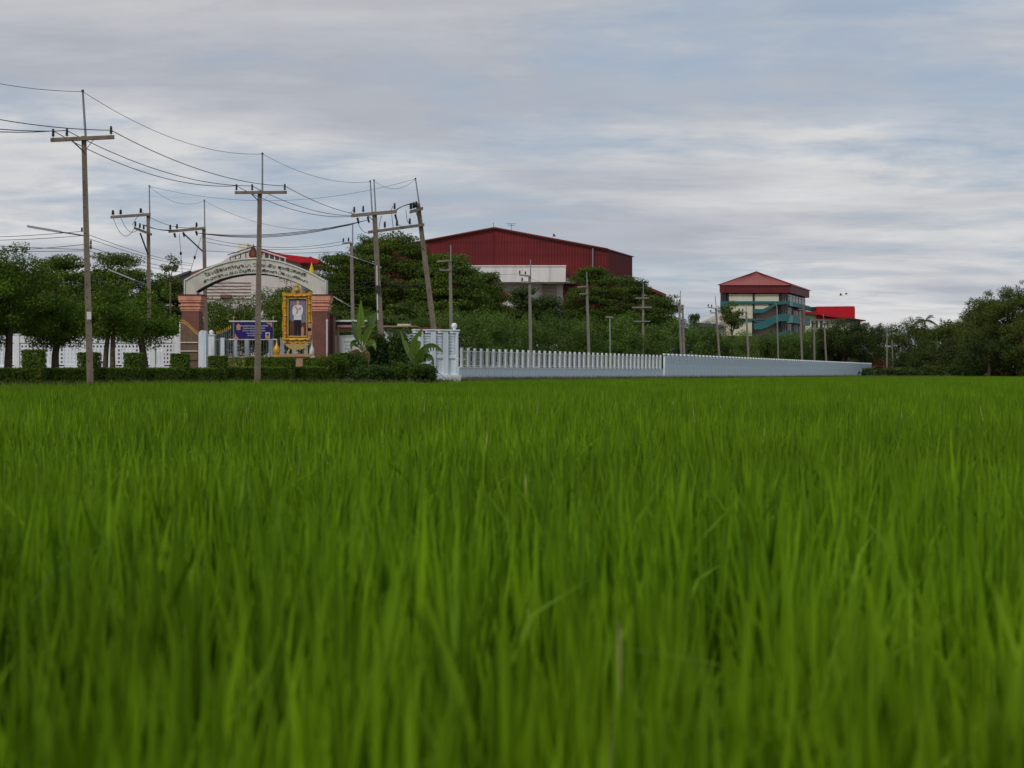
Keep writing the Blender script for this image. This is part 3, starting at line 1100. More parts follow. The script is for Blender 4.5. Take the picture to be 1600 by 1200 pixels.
# distant swept gate with gold tips behind the archway
m = MB()
gt = [(338, 522.5), (344, 521), (350, 518.5), (356, 515.5), (362, 512)]
m.ribbon([P(x, y - 0.5, 86) for x, y in gt], [P(x, y + 0.5, 86) for x, y in gt], (0, 0.06, 0), 'galv')
for x in range(339, 362, 3):
    y0 = interp(x, gt)
    m.cyl(P(x, y0, 86.03), P(x, 556, 86.03), 0.015, n=4, mat='galv')
    m.lathe(P(x, y0 - 0.5, 86.03), [(0.03, 0), (0.04, 0.06), (0.002, 0.2)], 5, 'gold')
solo(m, 'far_gate_leaf', 'thin grey gate leaf with gold tips behind the inner fence', 'gate')

# --- purple information sign
SD = 73.0
t = thing('purple_sign', P(396, 584, SD), 'purple information sign with pale lettering on a steel frame under the arch', 'sign')
t.location.z = LAND
m = MB()
for y0, x0, x1 in ((502.2, 358, 433), (530.6, 358, 433)):
    m.cyl(P(x0, y0, SD + .04), P(x1, y0, SD + .04), 0.035, n=8, mat='trim_white')
for x0 in (365, 427):
    m.cyl(P(x0, 584 + 8, SD + .08), P(x0, 497, SD + .08), 0.032, n=8, mat='galv')
    m.sphere(P(x0, 496.2, SD + .08), 0.05, 'gold_pale', 8)
m.build('frame', t, 40)
m = MB()
a, b = P(366.5, 529.3, SD), P(425.5, 503.8, SD)
m.box((a.x, SD - 0.01, a.z), (b.x, SD + 0.03, b.z), 'purple')
panel = m.build('panel', t)
m = MB()
def flat(m, pts, d, D, mat, th=0.004):
    m.prism([P(x, y, D) + Vector((0, d, 0)) for x, y in pts], (0, th, 0), mat)
flat(m, [(369.5, 515.5), (375.8, 515.5), (375.8, 509), (374.6, 507), (372.6, 505.6), (370.6, 507), (369.5, 509)], -0.016, SD, 'salmon_print')
flat(m, [(371.5, 513), (374, 513), (374, 509.5), (371.5, 509.5)], -0.020, SD, 'amber_print')
flat(m, [(425.4, 512), (425.4, 504), (415.5, 504), (419, 506.5), (422, 507.5), (423.5, 510)], -0.016, SD, 'salmon_print')
flat(m, [(366.6, 529.2), (374, 529.2), (371, 527), (369, 524), (366.6, 520)], -0.016, SD, 'salmon_print')
flat(m, [(415, 528.6), (421.5, 528.6), (421.5, 519.5), (415, 519.5)], -0.016, SD, 'white_print')
flat(m, [(415.6, 528), (420.9, 528), (420.9, 524), (415.6, 524)], -0.020, SD, 'amber_print')
flat(m, [(416.2, 524), (420.3, 524), (420.3, 521), (416.2, 521)], -0.021, SD, 'hair')
m.build('printed_ornament', panel)
for body, yy, wd, size in (('ประกาศนโยบายคุณธรรมและความโปร่งใส', 510.2, 44, 0.115), ('โรงเรียนสุจริต ซื่อสัตย์ มีวินัย', 514.0, 34, 0.10), ('จิตอาสา พอเพียง รับผิดชอบ', 517.7, 36, 0.10), ('กระทรวงศึกษาธิการ', 521.5, 24, 0.09), ('ยินดีต้อนรับ', 525, 20, 0.085)):
    me = text_mesh(body, size, 'lettering', 'white_print', 0.001)
    n = len(me.vertices); co = np.zeros(n * 3); me.vertices.foreach_get('co', co); co = co.reshape(-1, 3)
    sx = wd * SD / F / (co[:, 0].max() - co[:, 0].min())
    p = P(397, yy, SD) - origin(panel)
    out = np.stack([p.x + co[:, 0] * sx, np.full(n, p.y - 0.014) - co[:, 2], p.z + co[:, 1]], 1)
    me.vertices.foreach_set('co', out.ravel()); me.update()
    link('lettering', me, panel)

# --- gilt framed portrait on its stand
PD = 72.0
t = thing('portrait_stand', P(464, 584, PD), 'tall gilt frame with full length portrait of a person in white jacket', 'portrait')
t.location.z = LAND


def Q(px, py, d=0.0):
    return P(px, py, PD) + Vector((0, d, 0))


fo = [(441, 457), (444, 456), (449, 458), (457, 457.5), (464, 459), (471, 457.5), (479, 458), (485, 455.5), (487.5, 457), (486.5, 464), (487.8, 475), (486.6, 488), (488.5, 503), (487, 515), (488.6, 530), (488, 535),
      (484, 536), (477, 534.6), (470, 537), (464, 534.8), (457, 537), (450, 534.6), (444, 536), (441.2, 534), (442.4, 522), (440.8, 508), (442.6, 494), (441, 480), (442.6, 468)]
fi_ = []
for x, y in fo:
    fi_.append((min(max(x, 450.5), 480), min(max(y, 466.5), 526)))
cl = lambda L_: L_ + [L_[0]]
m = MB()
m.ribbon([Q(*p, -0.10) for p in cl(fo)], [Q(*p, -0.04) for p in cl(fi_)], (0, 0.16, 0), 'gold')
mid = [((a[0] + b[0]) / 2, (a[1] + b[1]) / 2) for a, b in zip(fo, fi_)]
m.tube([Q(*p, -0.11) for p in cl(mid)], 0.055, 6, 'gold')
m.tube([Q(*p, -0.07) for p in cl(fi_)], 0.035, 6, 'gold_pale')
m.build('gilt_frame', t, 50)
m = MB()
for i, p in enumerate(mid):
    m.sphere(Q(*p, -0.14), 0.075, 'gold' if i % 2 else 'gold_pale', 8, 0.7)
m.build('frame_scrollwork', t, 60)
m = MB()
cr = [(464, 440), (465.2, 443), (466.6, 445), (468, 448), (470.5, 451), (472.5, 455), (472, 459), (464, 460.5), (456, 459), (455.5, 455), (457.5, 451), (460, 448), (461.4, 445), (462.8, 443)]
m.prism([Q(x, y, -0.06) for x, y in cr], (0, 0.12, 0), 'gold_pale')
m.sphere(Q(464, 453, -0.08), 0.14, 'gold_pale', 10)
m.sphere(Q(464, 447, -0.08), 0.08, 'gold', 10)
m.build('crest', t)
m = MB()
m.box((Q(450, 0).x, PD + 0.0, Q(0, 526.5).z), (Q(480.5, 0).x, PD + 0.03, Q(0, 466).z), 'portrait_bg')
pic = m.build('picture', t)


def pf(name, pts, d, mat, parent=None, mb=None):
    m = mb or MB()
    flat(m, pts, d, PD, mat, 0.004)
    return m


m = MB()
pf('', [(450.6, 526.4), (480.2, 526.4), (480.2, 506), (476, 503), (472, 505), (468, 500), (462, 500), (457, 503), (453.5, 500), (450.6, 499)], -0.010, 'portrait_low', mb=m)
pf('', [(470.5, 525), (474.5, 525), (475, 513), (472.8, 509), (470.6, 513)], -0.014, 'salmon_print', mb=m)
pf('', [(450.6, 526.4), (480.2, 526.4), (480.2, 524.5), (450.6, 524.5)], -0.015, 'amber_print', mb=m)
pf('', [(460, 524.8), (464.2, 524.8), (465.2, 508), (466, 524.8), (470, 524.8), (470.4, 499), (459.6, 499)], -0.018, 'hair', mb=m)
pf('', [(459, 499.8), (470.5, 499.8), (470.8, 494), (472.2, 491), (473.8, 486), (473.2, 480.5), (471.5, 477.6), (468, 476.3), (464, 476.3), (460, 477.5), (457.8, 480), (456.8, 486), (457.3, 491), (459.4, 493.5)], -0.022, 'jacket', mb=m)
pf('', [(460, 478.5), (462, 477.6), (466.5, 484), (464.4, 490.4), (462.4, 489.6), (463.8, 484.6)], -0.026, 'amber_print', mb=m)
pf('', [(466.8, 481), (470, 480), (470.4, 483.6), (467, 484.2)], -0.026, 'salmon_print', mb=m)
pf('', [(463, 476.6), (467.6, 476.6), (467.6, 473.6), (468.4, 471), (467.8, 468.2), (463.4, 468.2), (462.9, 471), (463.6, 474)], -0.026, 'skin', mb=m)
pf('', [(462.6, 471.5), (463.6, 469.6), (467, 469.3), (468.6, 471), (468.4, 468), (466.4, 466.9), (463.6, 467.2), (462.4, 469)], -0.030, 'hair', mb=m)
pf('', [(471, 501), (472.2, 501), (472, 494), (470.9, 496)], -0.026, 'skin', mb=m)
m.build('painted_figure', pic)
m = MB()
lb = [(445, 537), (484, 537), (480, 541), (474, 545), (468, 546.5), (460, 546.5), (454, 545), (448, 541)]
m.prism([Q(x, y, -0.08) for x, y in lb], (0, 0.2, 0), 'gold_pale')
m.build('carved_apron', t)
for x0, x1 in ((452, 449), (464, 464), (476, 479)):
    m = MB()
    a, b = Q(x0, 545, 0.05), Q(x1, 553, 0.05)
    m.obox((a + b) / 2, (b - a) / 2, (0.05, 0, 0), (0, 0.05, 0), 'gold_pale')
    m.build('leg', t)
m = MB()
m.box((Q(437, 0).x, PD - 0.35, Q(0, 557.6).z), (Q(489, 0).x, PD + 0.55, Q(0, 553).z), 'tan')
m.box((Q(439, 0).x, PD - 0.28, LAND), (Q(487, 0).x, PD + 0.45, Q(0, 557.6).z), 'tan')
m.build('plinth', t)
m = MB()
m.lathe(Q(433, 560, -0.1), [(0.20, -0.9), (0.20, 0.1), (0.14, 0.16), (0.17, 0.3), (0.19, 0.4), (0.15, 0.55), (0.07, 0.68), (0.04, 0.82), (0.005, 1.02)], 12, 'gold')
solo(m, 'gold_finial', 'golden lotus bud finial standing beside the portrait stand', 'finial', smooth=40)
m = MB()
m.lathe(Q(488.2, 560, -0.2), [(0.14, -0.9), (0.14, 0.1), (0.1, 0.16), (0.13, 0.3), (0.11, 0.5), (0.03, 0.66), (0.004, 0.9)], 12, 'trim_white')
solo(m, 'white_finial', 'white lotus bud finial between portrait and brick pier', 'finial', smooth=40)
m = MB()
m.box((Q(483, 0).x, PD - 0.30, Q(0, 524).z), (Q(488.5, 0).x, PD - 0.26, Q(0, 506).z), 'salmon_print')
m.lathe(Q(484.8, 515, -0.32), [(0.09, 0), (0.1, 0.02), (0.05, 0.03)], 10, 'hair', (0, 1, 0))
m.cyl(Q(486, 524, -0.27), Q(486, 556, -0.27), 0.02, n=6, mat='galv')
solo(m, 'pink_placard', 'small pink placard with black ring at the portrait frame edge', 'placard')

# folded yellow flag standing behind the arch
m = MB()
m.lathe(P(487, 428, 79), [(0.17, 0), (0.15, 0.18), (0.09, 0.36), (0.03, 0.55), (0.005, 0.66)], 9, 'yellow')
m.cyl(P(487, 427, 79), (P(487, 0, 79).x, 79, LAND), 0.025, n=6, mat='galv')
solo(m, 'yellow_flag', 'furled yellow flag rising behind the arch shoulder', 'flag', smooth=50)

# --- notice board beside the brick column
ND = 77.0
t = thing('notice_board', P(541, 584, ND), 'white notice board with small roof and purple and pink strips behind the banana', 'notice board')
t.location.z = LAND
m = MB()
a, b = P(523.5, 551.5, ND), P(574, 524, ND)
m.box((a.x, ND, a.z), (b.x, ND + 0.06, b.z), 'board')
bd = m.build('board', t)
for body, yy, wd in (('ประชาสัมพันธ์', 527.5, 20), ('รับสมัครนักเรียน', 535.5, 17), ('ปีการศึกษา', 541.5, 13), ('ติดต่อสอบถาม', 546.5, 14)):
    me = text_mesh(body, 0.16, 'lettering', 'grey_text', 0.001)
    n = len(me.vertices); co = np.zeros(n * 3); me.vertices.foreach_get('co', co); co = co.reshape(-1, 3)
    sx = wd * ND / F / (co[:, 0].max() - co[:, 0].min())
    p = P(546, yy, ND) - origin(bd)
    me.vertices.foreach_set('co', np.stack([p.x + co[:, 0] * sx, np.full(n, p.y - 0.006) - co[:, 2], p.z + co[:, 1]], 1).ravel()); me.update()
    link('lettering', me, bd)
for x0 in (528.5, 572):
    m = MB(); m.cyl(P(x0, 555, ND - .12), P(x0, 508, ND - .12), 0.055, n=8, mat='tan'); m.build('post', t)
m = MB()
m.box((P(526, 0, ND).x, ND - 0.5, P(0, 503, ND).z), (P(574, 0, ND).x, ND + 0.5, P(0, 500.5, ND).z), 'trim_white')
m.build('roof', t)
for y0, y1, mt_ in ((504, 507.6, 'purple'), (508, 511.5, 'salmon_print'), (512, 518, 'tan'), (519.5, 522.5, 'dark_frame')):
    m = MB(); m.box((P(528, 0, ND).x, ND - 0.02 - (0.3 if y0 < 510 else 0), P(0, y1, ND).z), (P(572, 0, ND).x, ND + 0.04 - (0.3 if y0 < 510 else 0), P(0, y0, ND).z), mt_); m.build('header_strip', t)

# --- small white booth with faded pink panels
t = thing('guard_booth', P(622, 584, 79), 'small white booth with faded pink panels half hidden by shrubs', 'booth')
t.location.z = LAND
s79 = 79 / F
m = MB()
m.box((P(600, 0, 79).x, 79, LAND), (P(614, 0, 79).x, 81.5, P(0, 512, 79).z), 'whitewall')
m.box((P(614, 0, 79).x, 79.3, LAND), (P(650, 0, 79).x, 81.5, P(0, 514, 79).z), 'whitewall')
m.build('wall', t)
m = MB()
m.box((P(601, 0, 79).x, 78.97, P(0, 518, 79).z), (P(603.5, 0, 79).x, 79.02, P(0, 513.5, 79).z), 'glass')
m.build('window', t)
for x0, x1 in ((617.5, 624.5), (626, 632), (634, 641)):
    m = MB(); m.box((P(x0, 0, 79).x, 79.22, P(0, 566, 79).z), (P(x1, 0, 79).x, 79.31, P(0, 522, 79).z), 'pinkpanel'); m.build('panel', t)
m = MB()
m.box((P(597, 0, 79).x, 78.4, P(0, 511.5, 79).z), (P(652, 0, 79).x, 82, P(0, 509.3, 79).z), 'tan')
m.box((P(621, 0, 79).x, 78.9, P(0, 509, 79).z), (P(640, 0, 79).x, 81, P(0, 506.2, 79).z), 'trim_white')
m.build('roof', t)
m = MB()
pr_ = [P(636, 513.3, 80.2), P(690, 514.6, 80.2)]
m.obox((pr_[0] + pr_[1]) / 2 + Vector((0, 0, 0.02)), (pr_[1] - pr_[0]) / 2, (0, 0.9, 0), (0, 0, 0.04), 'rust')
for px in (640, 686):
    m.cyl(P(px, 514.5, 80.2), (P(px, 0, 80.2).x, 80.2, LAND), 0.05, n=6, mat='galv')
solo(m, 'lean_to_roof', 'rusty flat lean-to roof showing just above the white pier wall', 'shelter')
# ------------------------------------------------------------------ buildings
def corr(mb, A, B, ztop, zbot, pitch, depth, mat, n):
    """ribbed sheet wall from A to B; ztop(s) gives the roof line, n is the outward normal"""
    A, B, n = Vector(A), Vector(B), Vector(n)
    L = (B - A).length
    k = max(2, int(L / pitch))
    vs, fs = [], []
    for i in range(k * 4 + 1):
        s = i / (k * 4)
        d = depth if (i % 4) in (1, 2) else 0
        p = A + (B - A) * s + n * d
        vs += [(p.x, p.y, zbot), (p.x, p.y, ztop(s))]
    for i in range(k * 4):
        fs.append((2 * i, 2 * i + 2, 2 * i + 3, 2 * i + 1))
    return mb.add(vs, fs, mat)


# --- big maroon hall
HD = 205.0
hs = HD / F
fl, fr_, ap = P(594, 392, HD), P(950, 392, HD), P(772, 358.5, HD)
side = P(988, 401.5, HD * 192 / 182.5)                                  # same eave height, further back
depthv = Vector((side.x - fr_.x, side.y - fr_.y, 0))
ez = fr_.z
hall = thing('sheet_metal_hall', (ap.x, HD + 10, LAND), 'huge maroon ribbed sheet metal hall with low gable behind the trees', 'building')
n_f = Vector((0, -1, 0))
m = MB()
corr(m, (fl.x, HD, 0), (fr_.x, HD, 0), lambda s: ez + (ap.z - ez) * (1 - abs(s - 0.5) * 2), LAND, 0.42, 0.045, 'redclad', n_f)
m.build('gable_wall', hall)
m = MB()
nn = Vector((depthv.y, -depthv.x, 0)).normalized()
corr(m, fr_, fr_ + depthv, lambda s: ez, LAND, 0.42, 0.07, 'redclad', nn)
m.build('side_wall', hall)
m = MB()
corr(m, fl, fl + depthv, lambda s: ez, LAND, 0.42, 0.07, 'redclad', -nn)
m.build('side_wall', hall)
m = MB()
ov = Vector((0, -0.35, 0.12))
for a, b in ((fl, ap), (ap, fr_)):
    e = (a - b).normalized() * 0.25
    q = [a + ov + (e if a is fl else Vector()), b + ov - (e if b is fr_ else Vector())]
    m.prism([q[0], q[1], q[1] + depthv * 1.01 - ov, q[0] + depthv * 1.01 - ov], (0, 0, 0.14), 'redclad_seam')
roof = m.build('roof', hall)
for (a, b) in ((fl, ap), (ap, fr_)):
    m = MB()
    m.tube([a + Vector((0, -0.42, 0.22)), b + Vector((0, -0.42, 0.22))], 0.13, 6, 'redclad_seam')
    m.build('verge_flashing', roof)
for px, y0, y1 in ((771, 358, 348), (799, 362, 349)):
    m = MB()
    a, b = P(px, y0 + 1, HD + 1), P(px, y1, HD + 1)
    m.cyl(a, b, 0.05, n=5, mat='galv')
    if px > 780:
        for k, w_ in ((0.95, 0.7), (0.75, 0.5)):
            c = a + (b - a) * k
            m.obox(c, (w_, 0, 0), (0, 0.03, 0), (0, 0, 0.04), 'galv')
    m.build('antenna', roof)
m = MB()
m.box((P(925.2, 0, HD).x, HD - 0.25, P(0, 425, HD).z), (P(927, 0, HD).x, HD - 0.08, P(0, 388, HD).z), 'galv')
m.build('downpipe', hall)
m = MB()
m.box((P(770.6, 0, HD).x, HD - 0.16, P(0, 417, HD).z), (P(771.4, 0, HD).x, HD - 0.08, P(0, 362, HD).z), 'redclad_seam')
m.build('flashing_seam', hall)
for y0 in (378, 397):
    m = MB()
    half = (P(0, y0, HD).z - ez) / (ap.z - ez)
    x0_, x1_ = (fl.x, fr_.x) if half < 0 else (fl.x + (ap.x - fl.x) * half, fr_.x - (fr_.x - ap.x) * half)
    m.box((x0_ + 0.2, HD - 0.10, P(0, y0 + 0.35, HD).z), (x1_ - 0.2, HD - 0.072, P(0, y0, HD).z), 'redclad_seam')
    m.build('sheet_lap', hall)
m = MB()
f0 = HD - 7
a, b = P(716, 440.5, f0), P(880, 416.5, f0)
m.box((a.x, f0, a.z), (P(884, 0, f0).x, HD - 0.1, b.z), 'hallwhite')
m.box((a.x - 0.1, f0 - 0.1, b.z), (P(884.6, 0, f0).x, HD - 0.15, b.z + 0.18), 'hallwhite')
m.build('projecting_block', hall)
m = MB()
a, b = P(716, 500, HD - 3), P(846, 441, HD - 3)
m.box((a.x, HD - 3, LAND), (b.x, HD - 0.1, P(0, 440.8, f0).z), 'hallwhite')
m.box((b.x + 0.01, HD - 2.2, LAND), (P(880, 0, HD - 3).x, HD - 0.1, P(0, 440.8, f0).z), 'farwhite')
m.build('lower_wall', hall)
for r_ in range(6):
    for c_ in range(6):
        m = MB()
        x = P(848.5 + c_ * 3.6, 0, HD).x
        z = P(0, 445 + r_ * 5, HD).z
        m.box((x, HD - 2.26, z - 0.38), (x + 0.26, HD - 2.19, z), 'pinkbeige')
        m.build('vent_opening', hall)
for px in (744, 770, 800, 822):
    m = MB()
    m.box((P(px, 0, HD - 3).x - 0.05, HD - 3.06, LAND + 6), (P(px, 0, HD - 3).x + 0.05, HD - 2.99, P(0, 441.5, f0).z - 0.1), 'farwhite')
    m.build('pilaster_strip', hall)
m = MB()
m.prism([P(885, 428, HD - 4), P(903, 433, HD - 4), P(903, 436, HD - 4), P(885, 432, HD - 4)], (0, 3.6, 0), 'redclad')
m.box((P(885, 0, HD - 3.6).x, HD - 3.6, P(0, 444, HD).z), (P(902, 0, HD - 3.6).x, HD - 0.2, P(0, 436, HD).z), 'hallwhite')
m.build('side_canopy', hall)

# --- small bright red gable below the hall
RD = 172.0
t = thing('red_gable_house', P(793, 584, RD), 'little house with bright red roof peeking between trees below the hall', 'house')
t.location.z = LAND
m = MB()
m.box((P(782, 0, RD).x, RD, LAND), (P(810, 0, RD).x, RD + 6, P(0, 467, RD).z), 'farwhite')
m.prism([P(780, 458, RD), P(806, 467.5, RD), P(780, 467.5, RD)], (0, 6, 0), 'farwhite')
m.build('wall', t)
m = MB()
m.prism([P(778, 455, RD) + Vector((0, -.5, 0)), P(808, 466, RD) + Vector((0, -.5, 0)), P(808, 468.6, RD) + Vector((0, -.5, 0)), P(778, 458.5, RD) + Vector((0, -.5, 0))], (0, 7, 0), 'brightred')
m.build('roof', t)

# --- brown roofed shed on the hall's right
t = thing('brown_roof_shed', P(1016, 584, 225), 'low shed with sloping brown roof beside the maroon hall', 'shed')
t.location.z = LAND
m = MB()
m.prism([P(985, 452, 225), P(1038.5, 468, 225), P(1038.5, 586, 225), P(985, 586, 225)], (0, 9, 0), 'pinkbeige')
m.build('wall', t)
m = MB()
m.prism([P(983, 438, 224.5), P(1010, 446.5, 224.5), P(1041, 459.5, 224.5), P(1041, 464, 224.5), P(1010, 451, 224.5), P(983, 443, 224.5)], (0, 10, 0), 'maroon')
m.build('roof', t)

# --- four storey school block with hip roof and teal outside stair
BD = 262.0
b_ = BD / F


def B(px, py, d=0.0):
    return P(px, py, BD) + Vector((0, d, 0))


bl = thing('school_block', (B(1180, 0).x, BD + 6, LAND), 'four storey cream block with red hip roof and teal outside stair', 'building')
xl, xr = B(1127, 0).x, B(1232.5, 0).x
zt = B(0, 456).z
# side runs back and right to where the photograph shows its far corner
k = (HY - 446) / (HY - 454.8)
sd_ = P(1262.5, 0, BD * k)
sv = Vector((sd_.x - B(1232.8, 0).x, sd_.y - BD, 0))
sn = Vector((sv.y, -sv.x, 0)).normalized()
m = MB()
q = [Vector((xl, BD + 1.3, 0)), Vector((xr, BD + 1.3, 0)), Vector((xr, BD + 1.3, 0)) + sv * 0.93, Vector((xl, BD + 1.3, 0)) + sv * 0.93]
m.prism([Vector((p.x, p.y, LAND)) for p in q], (0, 0, zt - LAND), 'pinkbeige')
m.build('core_wall', bl)
# cream panels, set in a dark frame
for x0, x1, y0, y1 in ((1139, 1176.5, 459.0, 470.4), (1179.3, 1217.5, 459.0, 470.4), (1139, 1176.5, 474.8, 497.5), (1179.3, 1202, 474.8, 483.5), (1137, 1175.5, 501, 525), (1179.3, 1196, 501, 503)):
    m = MB()
    m.box((B(x0, 0).x, BD + 0.35, B(0, y1).z), (B(x1, 0).x, BD + 1.29, B(0, y0).z), 'cream')
    m.build('wall_panel', bl)
for x0, x1, y0, y1 in ((1136.5, 1139, 457, 471), (1176.5, 1179.3, 457, 535), (1217.5, 1220, 457, 540), (1136.5, 1220, 457, 459)):
    m = MB()
    m.box((B(x0, 0).x, BD + 0.2, B(0, y1).z), (B(x1, 0).x, BD + 1.285, B(0, y0).z), 'dark_frame')
    m.build('frame_column', bl)
# left recess with dark glazing and teal balcony
m = MB(); m.box((B(1127.2, 0).x, BD + 0.9, B(0, 470.5).z), (B(1136.4, 0).x, BD + 1.28, B(0, 458).z), 'glass'); m.build('window', bl)
m = MB(); m.box((B(1126.4, 0).x, BD - 0.1, B(0, 479.5).z), (B(1138.8, 0).x, BD + 0.9, B(0, 470.6).z), 'teal'); m.build('balcony', bl)
m = MB(); m.box((B(1127.2, 0).x, BD + 0.9, B(0, 483).z), (B(1136.4, 0).x, BD + 1.27, B(0, 479.6).z), 'glass'); m.build('window', bl)
# teal floor bands
for x0, x1, y0, y1 in ((1138.9, 1232.5, 470.6, 474.6), (1150, 1180, 498, 501), (1179.5, 1200, 498, 500.5)):
    m = MB(); m.box((B(x0, 0).x, BD - 0.05, B(0, y1).z), (B(x1, 0).x, BD + 1.28, B(0, y0).z), 'teal'); m.build('floor_band', bl)
# outside stair: landings and sloping parapets, flight by flight
st = [[(1176.5, 482.8), (1190.5, 483.2), (1212, 473.6), (1232.5, 470.4), (1232.5, 475), (1213.5, 476.2), (1192.5, 488.6), (1186, 489.6), (1176.5, 488.6)],
      [(1177, 506), (1194, 501), (1211.5, 491.5), (1232.5, 491), (1232.5, 502), (1216, 502), (1196, 512.4), (1186, 515), (1177, 514.4)],
      [(1196, 528), (1204, 522.6), (1214, 519.4), (1232.5, 518), (1232.5, 530), (1204, 532)]]
for poly in st:
    m = MB()
    m.prism([B(x, y, -0.75) for x, y in poly], (0, 0.25, 0), 'teal')
    s_ = m.build('stair_parapet', bl)
    if len(poly) < 9:
        continue
    m = MB()
    m.prism([B(1180, poly[-2][1] + 0.5, -0.5), B(1192, poly[6][1] + 0.6, -0.5), B(1213, poly[5][1] + 0.6, -0.5), B(1231, poly[4][1] + 0.6, -0.5), B(1231, poly[4][1] - 0.6, -0.5), B(1213, poly[5][1] - 0.6, -0.5), B(1192, poly[6][1] - 0.6, -0.5), B(1180, poly[-2][1] - 0.6, -0.5)], (0, 1.7, 0), 'pinkbeige')
    m.build('stair_flight', s_)
for y0, y1 in ((458, 470.4), (476, 491), (502.3, 518)):
    m = MB(); m.box((B(1221.5, 0).x, BD + 0.9, B(0, y1).z), (B(1231.5, 0).x, BD + 1.27, B(0, y0).z), 'glass'); w1 = m.build('window', bl)
    for x in (1224.5, 1228):
        m = MB(); m.box((B(x, 0).x, BD + 0.8, B(0, y1).z), (B(x + 0.7, 0).x, BD + 0.89, B(0, y0).z), 'pinkbeige'); m.build('mullion', w1)
# side elevation: dark window strips between teal parapets, heights as at the near corner
s0 = Vector((xr, BD + 1.3, 0))


def side_box(mb, s0_, s1_, o0, o1, y0, y1, mat):
    a = s0 + sv * s0_ + sn * o0
    bq = s0 + sv * s1_ + sn * o0
    zb, zt_ = B(0, y1).z, B(0, y0).z
    mb.prism([(a.x, a.y, zb), (bq.x, bq.y, zb), (bq.x, bq.y, zt_), (a.x, a.y, zt_)], sn * (o1 - o0), mat)


for y0, y1 in ((457, 471.5), (478, 491.5), (504, 519)):
    for i in range(6):
        m = MB(); side_box(m, 0.02 + i * 0.15, 0.155 + i * 0.15, 0.05, 0.12, y0, y1, 'glass'); w1 = m.build('window', bl)
        m = MB(); side_box(m, 0.083 + i * 0.15, 0.092 + i * 0.15, 0.121, 0.17, y0, y1, 'dark_frame'); m.build('mullion', w1)
        m = MB(); side_box(m, 0.02 + i * 0.15, 0.155 + i * 0.15, 0.121, 0.16, y0 + (y1 - y0) * 0.33, y0 + (y1 - y0) * 0.33 + 0.5, 'pinkbeige'); m.build('transom', w1)
for y0, y1, mt_ in ((471.5, 478, 'teal_pale'), (491.5, 504, 'teal_pale'), (519, 532, 'teal_pale')):
    m = MB(); side_box(m, 0, 0.93, 0.0, 1.0, y0, y1, mt_); m.build('side_parapet', bl)
for s_ in (0.48, 0.52):
    m = MB(); side_box(m, s_ - 0.012, s_ + 0.012, 1.0, 1.35, 472, 540, 'pinkbeige'); m.build('side_column', bl)
m = MB(); side_box(m, 0.55, 0.93, 1.0, 1.15, 474, 480, 'teal'); m.build('side_parapet', bl)
# fascia and hip roof
e0 = [Vector((B(1124, 0).x, BD - 0.3, 0)), Vector((B(1232.8, 0).x + 0.2, BD - 0.3, 0))]
e1 = [e0[1] + sv, e0[0] + sv]
zl, zh = B(0, 457.5).z, B(0, 446.2).z
m = MB()
ring = e0 + e1
m.prism([Vector((p.x, p.y, zl)) for p in ring], (0, 0, zh - zl), 'maroon')
m.build('fascia', bl)
for k_ in range(1, 4):
    m = MB()
    z = zl + (zh - zl) * k_ / 4
    m.prism([Vector((p.x, p.y, z)) + (Vector((0, 0, 0))) + (Vector((p.x, p.y, 0)) - (e0[0] + e1[0]) / 2).normalized() * 0.05 for p in ring], (0, 0, 0.06), 'redclad_seam')
    m.build('fascia_groove', bl)
cc = (e0[0] + e0[1] + e1[0] + e1[1]) / 4
apx = Vector((P(1181.5, 0, cc.y).x, cc.y, P(0, 425.5, cc.y).z))
m = MB()
rr = [Vector((p.x, p.y, zh + 0.02)) + (p - cc).normalized() * 0.3 for p in ring]
for i in range(4):
    a, bq = rr[i], rr[(i + 1) % 4]
    n_ = 26
    vs, fs = [], []
    out = (((a + bq) / 2) - Vector((cc.x, cc.y, zh))).normalized() * 0.05 + Vector((0, 0, 0.06))
    for j in range(n_ * 2 + 1):
        s = j / (n_ * 2)
        p = a + (bq - a) * s
        o_ = out if j % 2 else Vector()
        vs += [p + o_, apx + o_]
    for j in range(n_ * 2):
        fs.append((2 * j, 2 * j + 2, 2 * j + 3, 2 * j + 1))
    m.add(vs, fs, 'redroof')
hip = m.build('hip_roof', bl)
for i in range(4):
    m = MB(); m.tube([rr[i] + Vector((0, 0, 0.08)), apx + Vector((0, 0, 0.1))], 0.12, 5, 'redclad_seam'); m.build('ridge_cap', hip)

# --- low hall with bright red parapet beyond
RH = 300.0
t = thing('red_parapet_hall', P(1300, 584, RH), 'cream hall with bright red rounded parapet and dark eaves', 'building')
t.location.z = LAND
m = MB()
zt = P(0, 478.5, RH).z
m.prism([P(1276, 498, RH - .4), P(1336, 498, RH - .4), P(1336, 481, RH - .4), P(1335.3, 479.4, RH - .4), P(1333.5, 478.4, RH - .4), P(1276, 478.9, RH - .4)], (0, 6, 0), 'brightred')
m.build('parapet', t)
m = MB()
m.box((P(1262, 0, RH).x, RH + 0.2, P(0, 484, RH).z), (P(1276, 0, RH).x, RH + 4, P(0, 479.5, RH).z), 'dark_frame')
m.build('slot_shade_box', t)  # solid dark box, its colour stands in for shade in the slot
m = MB()
m.prism([P(1250, 484.5, RH - 1.5), P(1353, 500.2, RH - 1.5), P(1353, 501.6, RH - 1.5), P(1250, 487, RH - 1.5)], (0, 9, 0), 'maroon')
m.prism([P(1250, 485.6, RH - 1.6), P(1325, 497.2, RH - 1.6), P(1325, 498.9, RH - 1.6), P(1250, 487.6, RH - 1.6)], (0, 0.08, 0), 'brightred')
m.build('roof', t)
m = MB()
